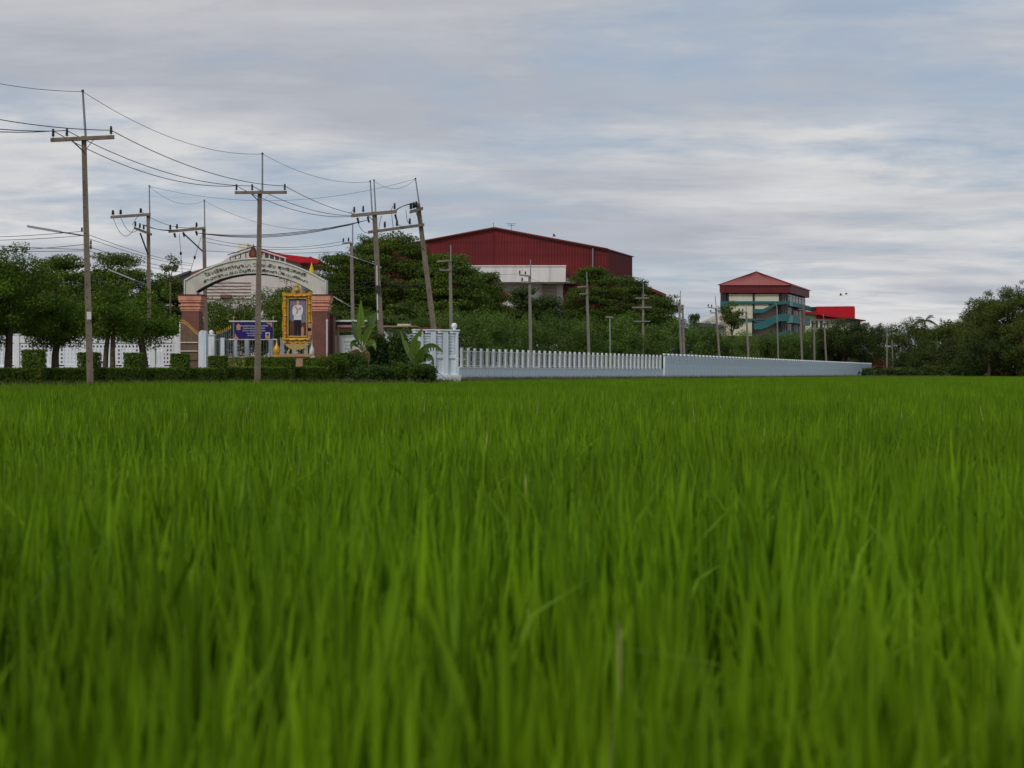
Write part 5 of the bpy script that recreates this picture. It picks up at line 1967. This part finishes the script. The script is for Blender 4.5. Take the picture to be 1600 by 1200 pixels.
# --- street trees along the left wall
SG = 'street trees along the lattice wall'
for px, D, ytop, wpx, ybot, stems, lean, lab in (
        (-60, 62, 400, 190, 552, 1, (0.2, 0), 'dense street tree cut off by the left edge'),
        (12, 64, 391, 165, 552, 1, (0.1, 0), 'tallest street tree with thick trunk near the left edge'),
        (86, 66, 448, 128, 556, 1, (0.15, 0), 'low spreading street tree between tallest tree and sticker pole'),
        (170, 65, 452, 112, 542, 2, (0.1, 0), 'street tree with forked double trunk right of the sticker pole'),
        (228, 68, 458, 118, 548, 1, (-0.3, 0), 'street tree with leaning trunk beside the brick pier')):
    H_ = htop(ytop, D); w_ = wpx * D / F; z0 = htop(ybot, D)
    bl_ = round_blobs(w_ * 1.0, (H_ - z0) * 1.0, z0, int(46 * (w_ * (H_ - z0)) / 16), 0.38, 0.85, 0.75, 0.86)
    # an odd sprig or two above the outline
    for _ in range(4):
        bl_.append((rnd.uniform(-.3, .3) * w_, rnd.uniform(-.2, .2) * w_, H_ + rnd.uniform(-0.25, 0.2), 0.3, 0.3, 0.35))
    tr = limbs(0.19 if stems == 1 else 0.13, z0 + (H_ - z0) * 0.35, bl_, 9, lean, stems=stems, spread=0.35)
    tree('street_tree', lab, px, D, crown_mesh('crown', bl_, 95, 0.125, 0.42, MT['l_street'], 0.4, 2.2), tr, SG)

# --- layered trees behind the wall on the left
for px, D, ytop, wpx, ybot, lab in (
        (20, 100, 425, 170, 520, 'flat tiered tree behind the lattice wall at the left edge'),
        (95, 104, 405, 170, 520, 'flat tiered tree rising behind the sticker pole'),
        (185, 108, 400, 150, 520, 'dark tiered tree behind the stacked crossarm pole'),
        (50, 92, 452, 120, 540, 'lower tiered tree filling between the first street trees'),
        (140, 94, 455, 120, 540, 'lower tiered tree right behind the sticker pole'),
        (215, 95, 462, 120, 540, 'lower tiered tree behind the leaning street tree'),
        (262, 112, 430, 110, 525, 'small tiered tree between street trees and gateway')):
    H_ = htop(ytop, D); w_ = wpx * D / F; z0 = htop(ybot, D)
    bl_ = tier_blobs(w_, H_ - z0, z0, 6, 0.8, 1.5, 0.3)
    tree('tiered_tree', lab, px, D, crown_mesh('crown', bl_, 30, 0.20, 0.5, MT['l_rain'], 0.6, 2.5), limbs(0.25, z0 * 0.9, bl_, 14), 'tiered trees')
bl_ = round_blobs(1.5, 1.6, htop(432, 100), 9, 0.25, 0.5)
tree('slender_tree', 'slender yellowish tree top just before the pale gymnasium', 266, 100, crown_mesh('crown', bl_, 34, 0.2, 0.45, MT['l_weed'], 0.4), limbs(0.09, htop(440, 100), bl_, 5))

# --- trees seen through the arch
for px, D, ytop, wpx, lab in (
        (326, 100, 464, 66, 'low tree behind the stay wire pole foot'),
        (352, 104, 450, 112, 'small tree filling the archway beside the gate column'),
        (400, 108, 438, 115, 'tree behind the pole in the archway'),
        (462, 112, 424, 105, 'tree behind the portrait and arch shoulder'),
        (440, 120, 414, 70, 'thin crowned tree showing above the red gymnasium roof end'),
        (500, 106, 452, 90, 'tree just right of the salmon capital')):
    H_ = htop(ytop, D); w_ = wpx * D / F
    bl_ = round_blobs(w_, H_ - 0.6, 0.6, int(26 * w_ * H_ / 20), 0.5, 1.0, 0.75, 0.85)
    tree('archway_tree', lab, px, D, crown_mesh('crown', bl_, 44, 0.17, 0.45, MT['l_rain'], 0.4), limbs(0.16, H_ * 0.4, bl_, 8), 'trees behind the gateway')

# --- the wooded mound: huge layered rain trees
for px, D, ytop, wpx, ybot, tiers, lab in (
        (612, 134, 372, 230, 520, 9, 'huge layered rain tree forming the top of the wooded mound'),
        (535, 128, 397, 130, 520, 7, 'layered rain tree on the arch side of the wooded mound'),
        (700, 130, 402, 150, 520, 7, 'layered rain tree on the hall side of the wooded mound'),
        (755, 138, 428, 100, 520, 6, 'lower layered rain tree below the hall gable')):
    H_ = htop(ytop, D); w_ = wpx * D / F; z0 = htop(ybot, D)
    bl_ = tier_blobs(w_, H_ - z0, z0, tiers, 0.9, 1.8, 0.3)
    for _ in range(7):
        a = rnd.uniform(0, 6.28)
        bl_.append((math.cos(a) * w_ * 0.2, math.sin(a) * w_ * .2, H_ - rnd.uniform(0, 0.9), rnd.uniform(.5, 1.0), rnd.uniform(.5, 1.0), 0.4))
    tree('rain_tree', lab, px, D, crown_mesh('crown', bl_, 30, 0.21, 0.5, MT['l_rain'], 0.6, 2.5), limbs(0.4, z0, bl_, 18), 'layered rain trees')
for px, D, ytop, wpx, ybot, tiers, lab in (
        (930, 168, 419, 120, 520, 7, 'layered rain tree right of the hall white block'),
        (985, 172, 434, 100, 520, 6, 'layered rain tree under the hall corner'),
        (1035, 180, 462, 80, 525, 4, 'low layered tree at the end beside the brown shed'),
        (855, 160, 462, 60, 520, 4, 'rounded tree between the hall wall and the layered tree'),
        (818, 158, 449, 74, 520, 5, 'dark tree in front of the hall lower white wall')):
    H_ = htop(ytop, D); w_ = wpx * D / F; z0 = htop(ybot, D)
    bl_ = tier_blobs(w_, H_ - z0, z0, tiers, 0.9, 1.7, 0.32)
    tree('rain_tree', lab, px, D, crown_mesh('crown', bl_, 26, 0.23, 0.5, MT['l_rain' if px > 900 else 'l_dark'], 0.6, 2.5), limbs(0.35, z0, bl_, 14), 'layered rain trees')

# --- row of bushy trees behind fence and wall: four shapes, each planted again and again
protos = []
for k in range(5):
    H_ = rnd.uniform(4.4, 5.2)
    w_ = rnd.uniform(3.4, 4.4)
    bl_ = round_blobs(w_, H_ - 0.3, 0.3, 38, 0.45, 0.85, 0.9, 0.9, 0.15)
    protos.append((crown_mesh('crown', bl_, 62, 0.15, 0.38, MT['l_row'], 0.5, 4.5), limbs(0.10, 1.6, bl_, 7), H_, w_))
poleD = [(500, 96), (704, 101), (828, 115), (917, 130), (1004, 150), (1063, 161), (1119, 173), (1166, 183), (1289, 219), (1340, 226)]
topy = [(500, 486), (560, 478), (640, 470), (720, 478), (800, 484), (870, 482), (960, 492), (1040, 496), (1100, 505), (1160, 511), (1230, 518), (1290, 520), (1330, 524)]
RG = 'row of bushy trees behind the fence and wall'
px = 528.0
i = 0
while px < 1318:
    D = interp(px, poleD) + 4 + rnd.uniform(0, 5) + (7 if i % 2 else 0)
    H_ = htop(interp(px, topy) + rnd.uniform(-9, 9) + (6 if i % 2 == 0 else 0), D)
    cr, tr, h0, w0 = protos[rnd.randrange(5)]
    sc_ = H_ / h0
    tree('bushy_tree', '%s bushy tree of the %s row behind the fence, counting from the gateway' % (ORD[i // 2], 'rear' if i % 2 else 'front'), px, D, cr, tr, RG, scale=sc_, rz=rnd.uniform(0, 6.28))
    px += w0 * sc_ * F / D * 0.36
    i += 1
bl_ = round_blobs(4.4, 4.2, htop(517, 190), 30, 0.5, 0.9)
tree('round_tree', 'round crowned tree in front of the school block cream wall', 1144, 192, crown_mesh('crown', bl_, 24, 0.27, 0.45, MT['l_wood'], 0.4), limbs(0.16, htop(520, 190), bl_, 8))
bl_ = round_blobs(1.9, 2.0, htop(511, 200), 12, 0.35, 0.6)
tree('small_dark_tree', 'small dark tree top by the grey roofed house', 1084, 200, crown_mesh('crown', bl_, 24, 0.26, 0.45, MT['l_dark'], 0.4), limbs(0.12, htop(515, 200), bl_, 5))

# --- dark trees at the end of the wall and the wood on the right
DW = [
    (1318, 222, 500, 100, 'l_dark', 'big dark round tree behind the end of the wall'),
    (1292, 228, 512, 70, 'l_dark', 'dark tree left of the big dark round tree'),
    (1352, 232, 508, 60, 'l_dark', 'dark slim tree beside the red parapet hall eaves'),
    (1374, 250, 509, 46, 'l_dark', 'airy dark tree just before the slim white pole'),
    (1425, 224, 499, 86, 'l_wood', 'first tree of the wood beyond the slim white pole'),
    (1470, 230, 503, 90, 'l_wood', 'middle tree of the wood below the palms'),
    (1512, 226, 500, 90, 'l_wood', 'olive tree of the wood under the right palm'),
    (1448, 214, 535, 80, 'l_dark', 'low dark tree at the foot of the wood'),
    (1500, 212, 530, 90, 'l_dark', 'shadowy broad tree in the middle of the wood'),
    (1570, 195, 450, 125, 'l_wood', 'tall loose crowned tree at the right edge'),
    (1535, 205, 466, 80, 'l_wood', 'tree leaning out left of the tall right edge tree'),
    (1625, 196, 437, 120, 'l_wood', 'tallest tree cut off by the right edge'),
    (1690, 196, 455, 130, 'l_wood', 'tree outside the right edge of the wood'),
    (1545, 190, 522, 100, 'l_dark', 'low tree in front of the tall right edge tree'),
    (1600, 188, 505, 100, 'l_wood', 'hanging leafed tree at the right edge front'),
]
for px, D, ytop, wpx, mt_, lab in DW:
    H_ = htop(ytop, D); w_ = wpx * D / F
    loose = ytop < 480
    bl_ = round_blobs(w_, H_ - 0.2, 0.2, int((34 if loose else 28) * w_ * H_ / 40), 0.7 if loose else 0.8, 1.5, 0.8, 0.92, 0.25)
    if loose:
        for _ in range(14):
            a = rnd.uniform(0, 6.28)
            f_ = rnd.uniform(0.5, 0.97)
            q_ = w_ * 0.5 * math.sqrt(max(0.05, 1 - (2 * f_ - 1) ** 2))
            bl_.append((math.cos(a) * q_, math.sin(a) * q_, H_ * f_, 0.7, 0.7, 0.6))
    for _ in range(16):                                  # stray shoots that break the outline
        a = rnd.uniform(0, 6.28); f_ = rnd.uniform(0.6, 1.03)
        q_ = w_ * 0.52 * math.sqrt(max(0.0, 1 - min(1, abs(2 * f_ - 1.05)) ** 2))
        bl_.append((math.cos(a) * q_, math.sin(a) * q_, H_ * f_, rnd.uniform(.25, .5), rnd.uniform(.25, .5), rnd.uniform(.3, .6)))
    tree('wood_tree', lab, px, D, crown_mesh('crown', bl_, 26, 0.25, 0.42, MT[mt_], 0.5, 3.0), limbs(0.25, H_ * 0.35, bl_, 12), 'trees of the wood on the right')

# --- palms above the wood
def palm(label, px, D, ytop, fl=2.6, n=16):
    H_ = htop(ytop, D)
    t = thing('palm_tree', ((px - CX) / F * D, D, LAND), label, 'palm', 'palms above the wood')
    m = MB()
    m.tube([(0, 0, 0), (0.15, 0, H_ * 0.5), (0, 0, H_ - 0.9)], [0.2, 0.15, 0.13], 8, 'palmbark')
    me = bpy.data.meshes.new('trunk'); me.from_pydata(m.v, [], m.f); me.materials.append(MT['palmbark']); link('trunk', me, t)
    for k in range(n):
        a = 2 * math.pi * k / n + rnd.uniform(-.2, .2)
        el = rnd.uniform(-0.2, 1.2)
        V, Ix = [], []
        for s in range(22):
            f = s / 21
            q = Vector((math.cos(a) * math.cos(el), math.sin(a) * math.cos(el), math.sin(el))) * (fl * f)
            q.z -= fl * 0.55 * f * f
            q += Vector((0, 0, H_ - 0.9))
            wid = 0.75 * math.sin(math.pi * min(1, f * 0.85 + 0.12)) + 0.05
            sx = Vector((-math.sin(a), math.cos(a), 0))
            fw = Vector((math.cos(a), math.sin(a), 0)) * 0.25
            for sg in (-1, 1):
                tip = q + sx * (sg * wid) + fw - Vector((0, 0, 0.25 * wid + 0.1))
                b0 = len(V)
                V += [tuple(q), tuple(q + fw * 0.45), tuple(tip)]
                Ix += [b0, b0 + 1, b0 + 2]
        V = np.array(V)
        link('frond', arr_mesh('frond', V, 3, np.array(Ix), MT['l_palm'], np.full(len(V), rnd.random())), t)


palm('spiky palm standing highest above the wood', 1445, 236, 492)
palm('broad palm showing behind the olive tree of the wood', 1494, 240, 500, 2.6, 14)
palm('half hidden palm behind the tall right edge tree', 1515, 242, 505, 2.4, 12)

# --- undergrowth at the foot of the wood
for i, (px, D, ytop, wpx, mt_, lab) in enumerate((
        (1378, 205, 572, 44, 'l_shrub', 'clipped looking bush at the far end of the wall'),
        (1405, 203, 573, 40, 'l_wood', 'second bush along the bund beyond the wall'),
        (1436, 202, 571, 46, 'l_shrub', 'third bush along the bund under the wood'),
        (1470, 200, 570, 50, 'l_wood', 'fourth bush along the bund under the wood'),
        (1508, 198, 568, 50, 'l_shrub', 'fifth bush along the bund under the wood'),
        (1545, 195, 566, 50, 'l_wood', 'sixth bush along the bund near the right edge'),
        (1585, 193, 572, 60, 'l_brown', 'brown dry bush at the right edge bund'),
        (1630, 192, 566, 60, 'l_shrub', 'bush just outside the right edge'),
        (1349, 206, 574, 22, 'l_shrub', 'dark bush against the white end of the wall'),
        (1330, 203, 580, 24, 'l_shrub', 'creeping weeds against the pale wall end'),
        (1376, 222, 556, 30, 'l_brown', 'reddish shrub behind the end of the wall'),
        (1408, 216, 555, 40, 'l_shrub', 'shrub behind the two slim poles'),
        (1400, 238, 540, 66, 'l_dark', 'tall dark thicket behind the two slim poles'),
        (1442, 240, 538, 66, 'l_dark', 'tall dark thicket under the spiky palm'),
        (1490, 240, 536, 70, 'l_dark', 'tall dark thicket under the broad palm'),
        (1540, 228, 530, 70, 'l_dark', 'tall dark thicket below the tree leaning out left'),
        (1590, 218, 530, 76, 'l_dark', 'tall dark thicket below the tall right edge tree'),
        (1645, 218, 530, 76, 'l_dark', 'tall dark thicket outside the right edge'),
        (1566, 204, 552, 60, 'l_dark', 'low dark thicket beneath the tall right edge tree'),
        (1612, 200, 552, 60, 'l_dark', 'low dark thicket in the right edge corner'),
        (1480, 206, 556, 60, 'l_dark', 'low dark thicket in the middle of the wood'),
        (1420, 208, 556, 50, 'l_dark', 'low dark thicket just past the grey pole'))):
    H_ = htop(ytop, D); w_ = wpx * D / F
    bl_ = [(rnd.uniform(-.5, .5) * w_, rnd.uniform(-.6, .6), rnd.uniform(0.1, 0.8) * H_, w_ * 0.14 + 0.2, 0.5, H_ * 0.22) for _ in range(22)]
    tree('wild_bush', lab, px, D, crown_mesh('foliage', bl_, 26, 0.26, 0.4, MT[mt_], 0.4, 2.2), None, 'bushes under the wood', 'bush', crown_name='foliage')


# --- clipped hedges
def hedge_mesh(name, L_, W_, H_, dens, size, mat, wob=0.05):
    """clipped box of leaves round a twiggy core, returned centred on its base"""
    n = int(dens * 2 * (L_ * H_ + W_ * H_ + L_ * W_ * 0.6))
    f = nr.uniform(-0.5, 0.5, (n, 3))
    ax = nr.choice(3, n, p=np.array([W_ * H_, L_ * H_, L_ * W_]) / (W_ * H_ + L_ * H_ + L_ * W_))
    sg = np.where(nr.uniform(0, 1, n) > 0.5, 0.5, -0.5)
    sg[ax == 2] = 0.5
    f[np.arange(n), ax] = sg * (1 - np.abs(nr.normal(0, 0.05, n)) / np.array([L_, W_, H_])[ax])
    Cn = f * np.array([L_, W_, H_]) + np.array([0, 0, H_ / 2])
    Cn += nr.normal(0, wob * 0.5, (n, 3))
    N = np.zeros((n, 3)); N[np.arange(n), ax] = np.sign(sg)
    N = N + unit(n) * 0.8 + np.array([0, 0, 0.3]); N /= np.linalg.norm(N, axis=1, keepdims=True)
    t = np.clip(nr.uniform(0, 1, n) * 0.7 + 0.3 * np.sin(Cn[:, 0] * 3) ** 2, 0, 1)
    V, T = leaf_quads(Cn, N, size * nr.uniform(0.6, 1.3, n), 0.5, t)
    return arr_mesh(name, V, 4, np.arange(len(V)), mat, T)


def hedgeD(px):
    return edgeD(px) + 5.2


core = MT['bark']
segs = [(-330, -205), (-195, -88), (-78, 42), (73, 128), (153, 201), (226, 271), (296, 330), (355, 435), (459, 506)]
labs = ['low clipped hedge outside the left edge', 'low clipped hedge beyond the left edge', 'low clipped hedge segment at the left edge', 'low clipped hedge left of the sticker pole', 'low hedge with reddish tips right of the sticker pole',
        'low hedge before the lattice wall end', 'low hedge in front of the brown gate leaf', 'low clipped hedge crossing behind the pole before the arch', 'low clipped hedge in front of the brick pier']
for (x0, x1), lab in zip(segs, labs):
    D = hedgeD((x0 + x1) / 2)
    L_ = (x1 - x0) * D / F
    a, b = (x0 - CX) / F * hedgeD(x0), (x1 - CX) / F * hedgeD(x1)
    ang = math.atan2(hedgeD(x1) - hedgeD(x0), b - a)
    L_ = math.hypot(b - a, hedgeD(x1) - hedgeD(x0))
    H_ = htop(574 if x0 < 300 else 572.5, D) - 0.06
    t = thing('hedge', ((a + b) / 2, (hedgeD(x0) + hedgeD(x1)) / 2, LAND - 0.2), lab, 'hedge', 'clipped hedges')
    t.rotation_euler.z = ang
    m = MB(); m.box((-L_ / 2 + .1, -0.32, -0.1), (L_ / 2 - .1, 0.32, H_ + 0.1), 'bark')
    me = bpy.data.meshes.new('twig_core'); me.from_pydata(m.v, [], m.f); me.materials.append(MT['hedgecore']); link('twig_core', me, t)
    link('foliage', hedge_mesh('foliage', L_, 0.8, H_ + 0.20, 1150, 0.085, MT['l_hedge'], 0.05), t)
for px, yt, wpx, dd, lab in ((57, 548, 29, 0, 'tall clipped box column at the left, left of the sticker pole'), (140, 552, 27, 0.4, 'clipped box column hidden behind the sticker pole'), (213, 553, 26, 0, 'clipped box column before the leaning street tree'),
                             (283.5, 554, 25, 0, 'clipped box column in front of the brick pier foot'), (342.5, 557.5, 25, 0, 'clipped box column beside the white gate column'), (447.5, 560.5, 26, 0, 'clipped box column in front of the portrait'),
                             (-22, 550, 28, 0, 'clipped box column cut by the left edge'), (392, 559, 17, 4.5, 'squat clipped box behind the hedge near the arch pole'), (422, 559, 28, 4.5, 'wide squat clipped box behind the hedge under the purple sign'),
                             (486, 560, 22, 4.5, 'squat clipped box behind the hedge under the portrait')):
    D = hedgeD(px) + dd
    H_ = htop(yt, D); w_ = wpx * D / F
    t = thing('box_topiary', ((px - CX) / F * D, D - (0.25 if dd == 0 else 0), LAND - 0.2), lab, 'topiary', 'clipped box columns')
    t.rotation_euler.z = rnd.uniform(-.15, .15)
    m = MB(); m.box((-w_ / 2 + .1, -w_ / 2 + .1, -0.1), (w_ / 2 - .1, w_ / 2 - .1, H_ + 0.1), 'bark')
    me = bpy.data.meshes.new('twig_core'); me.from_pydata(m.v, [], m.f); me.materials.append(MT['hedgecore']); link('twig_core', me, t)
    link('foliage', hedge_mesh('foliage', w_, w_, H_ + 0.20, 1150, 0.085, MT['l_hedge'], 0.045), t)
bl_ = [(0, 0, 0.6, 0.36, 0.36, 0.33)]
D = hedgeD(368) + 4.5
t = tree('ball_topiary', 'clipped round bush behind the hedge beside the gate column', 368, D, crown_mesh('foliage', bl_, 480, 0.085, 0.5, MT['l_hedge'], 0.3, 6), None, None, 'topiary', z=LAND + 0.15, crown_name='foliage')


# --- shrubs round the bananas
SH = [
    (517, 66.5, 552, 50, 'l_hedge', 34, 0.13, 'loose green shrub at the foot of the brick column'),
    (548, 68, 549, 54, 'l_shrub', 30, 0.14, 'dark green shrub under the notice board'),
    (610, 70, 520, 66, 'l_shrub', 34, 0.17, 'big dark drooping shrub between the two banana plants'),
    (590, 71, 523, 36, 'l_brown', 18, 0.2, 'dead brown leaves hanging between the bananas'),
    (560, 70.5, 548, 30, 'l_brown', 12, 0.18, 'dry brown undergrowth at the first banana stem'),
    (635, 67.5, 566, 50, 'l_hedge', 34, 0.14, 'low bright shrub at the second banana foot'),
    (582, 66.5, 572, 70, 'l_shrub', 34, 0.14, 'low dark shrub along the field edge below the bananas'),
    (665, 68, 572, 30, 'l_shrub', 24, 0.14, 'small shrub against the white pier wall'),
]
for px, D, ytop, wpx, mt_, dn, sz, lab in SH:
    H_ = htop(ytop, D); w_ = wpx * D / F
    bl_ = [(rnd.uniform(-.42, .42) * w_, rnd.uniform(-.4, .4), rnd.uniform(0.12, 0.85) * H_, w_ * 0.13 + 0.12, 0.35, H_ * 0.2 + .1) for _ in range(34)]
    st_ = MB()
    for k in range(4):
        st_.tube([(rnd.uniform(-.1, .1), 0, -0.1), (rnd.uniform(-.3, .3) * w_, rnd.uniform(-.2, .2), H_ * 0.7)], [0.03, 0.012], 5, 'bark')
    tree('shrub', lab, px, D, crown_mesh('foliage', bl_, dn * 3.0, sz, 0.32, MT[mt_], 0.2, 2.2), None, 'shrubs round the bananas', 'shrub', crown_name='foliage')


# --- banana plants and papaya
def banana(label, px, D, leaves, stem_top):
    b = Vector(((px - CX) / F * D, D, LAND))
    t = thing('banana_plant', b, label, 'banana plant', 'banana plants')
    m = MB()
    st = P(stem_top[0], stem_top[1], D)
    m.tube([b - UP * 0.1, b * 0.5 + st * 0.5 + Vector((0.04, 0, 0)), st], [0.15, 0.12, 0.08], 9, 'stem')
    m.build('pseudostem', t, 60)
    for (x0, y0), (x1, y1), (x2, y2), wid, mt_, droop, dy in leaves:
        p0, p1, p2 = P(x0, y0, D), P(x1, y1, D) + Vector((0, dy * 0.5, 0)), P(x2, y2, D) + Vector((0, dy, 0))
        n = 18
        V, Ix = [], []
        ax = (p2 - p0).normalized()
        view = Vector((0, 1, 0))
        for i in range(n + 1):
            s = i / n
            c = p0 * (1 - s) ** 2 + p1 * 2 * s * (1 - s) + p2 * s * s
            tg = ((p1 - p0) * (1 - s) + (p2 - p1) * s).normalized()
            sd_ = tg.cross(view).normalized()
            fold = view * 0.45
            ww = wid * (math.sin(math.pi * min(1, max(0.0, (s - 0.12) / 0.88)) ** 0.75) if s > 0.12 else 0.03) + 0.02
            ww *= 1 + rnd.uniform(-0.06, 0.06)
            V += [c + sd_ * ww - fold * ww * droop, c, c - sd_ * ww - fold * ww * droop]
        for i in range(n):
            tear = rnd.random() < 0.16
            a = 3 * i
            Ix += [a, a + 1, a + 4, a + 3]
            if not tear:
                Ix += [a + 1, a + 2, a + 5, a + 4]
        V = np.array([tuple(v - b) for v in V])
        me = arr_mesh('leaf', V, 4, np.array(Ix), MT[mt_], np.full(len(V), rnd.random()))
        me.polygons.foreach_set('use_smooth', [True] * len(me.polygons))
        lf = link('leaf', me, t)
        m = MB()
        m.tube([p0 * (1 - s) ** 2 + p1 * 2 * s * (1 - s) + p2 * s * s - Vector((0, 0.012, 0)) for s in (0, .2, .4, .6, .8, .97)], [0.03, 0.025, 0.02, 0.015, 0.01, 0.006], 5, 'stem')
        m.build('midrib', lf)


banana('tall banana plant with one pale upright leaf before the notice board', 565, 69.0, [
    ((565, 545), (563.5, 505), (564.5, 469), 0.17, 'banana', 0.5, -0.2),
    ((566, 545), (574, 505), (592, 483), 0.17, 'banana_dk', 0.4, 0.3),
    ((566, 548), (574, 508), (590, 507), 0.13, 'banana', 0.8, -0.2),
    ((565, 548), (556, 512), (549, 500), 0.17, 'banana_dk', 0.5, 0.3),
    ((565, 548), (552, 525), (549, 546), 0.14, 'banana_dk', 0.7, -0.2),
    ((566, 548), (585, 522), (588, 548), 0.14, 'banana', 0.8, -0.4),
    ((565, 552), (556, 545), (547, 562), 0.13, 'l_brown', 0.8, -0.2),
    ((566, 552), (577, 545), (575, 574), 0.13, 'l_brown', 0.8, -0.3)], (565.5, 550))
banana('short banana plant with broad bright leaf before the white pier wall', 647, 68.3, [
    ((646, 570), (645, 540), (660, 513.5), 0.24, 'banana', 0.3, -0.2),
    ((645, 568), (636, 545), (625, 517), 0.10, 'banana', 0.6, 0.2),
    ((648, 574), (655, 560), (663, 546), 0.22, 'banana', 0.3, -0.4),
    ((648, 570), (668, 528), (692, 550), 0.20, 'banana_dk', 0.6, -0.1),
    ((648, 572), (672, 545), (678, 572), 0.18, 'banana_dk', 0.7, -0.2),
    ((648, 576), (664, 570), (683, 577), 0.14, 'banana_dk', 0.6, -0.3),
    ((647, 576), (658, 575), (668, 592), 0.18, 'banana_dk', 0.6, -0.4),
    ((646, 576), (632, 566), (622, 590), 0.16, 'banana_dk', 0.6, -0.4),
    ((646, 580), (638, 576), (634, 596), 0.14, 'l_brown', 0.6, -0.4)], (646.5, 574))


def papaya(label, px, D, ytop, wpx):
    H_ = htop(ytop, D); w_ = wpx * D / F
    bl_ = [(rnd.uniform(-.45, .45) * w_, rnd.uniform(-.5, .5), H_ - rnd.uniform(0.1, 1.0), 0.42, 0.36, 0.16) for _ in range(20)]
    m = MB()
    m.tube([(0, 0, -0.1), (0.03, 0, H_ * 0.5), (0, 0, H_ - 0.3)], [0.09, 0.07, 0.05], 8, 'palmbark')
    for b in bl_:
        m.tube([(0, 0, H_ - 0.45), (b[0] * .5, b[1] * .5, b[2] - 0.05), b[:3]], [0.018, 0.014, 0.008], 4, 'stem')
    tree('papaya_tree', label, px, D, crown_mesh('crown', bl_, 60, 0.2, 0.34, MT['l_papaya'], 0.8, 2.4), m, 'papaya trees', 'papaya')


papaya('papaya tree with thin stem behind the booth, left of the leaning pole', 641, 84, 470, 72)
papaya('papaya tree in front of the second brick column', 524, 80, 486, 40)
papaya('low papaya showing above the booth roof', 606, 86, 486, 60)
papaya('small papaya rising over the white pier wall', 636, 76, 512, 50)
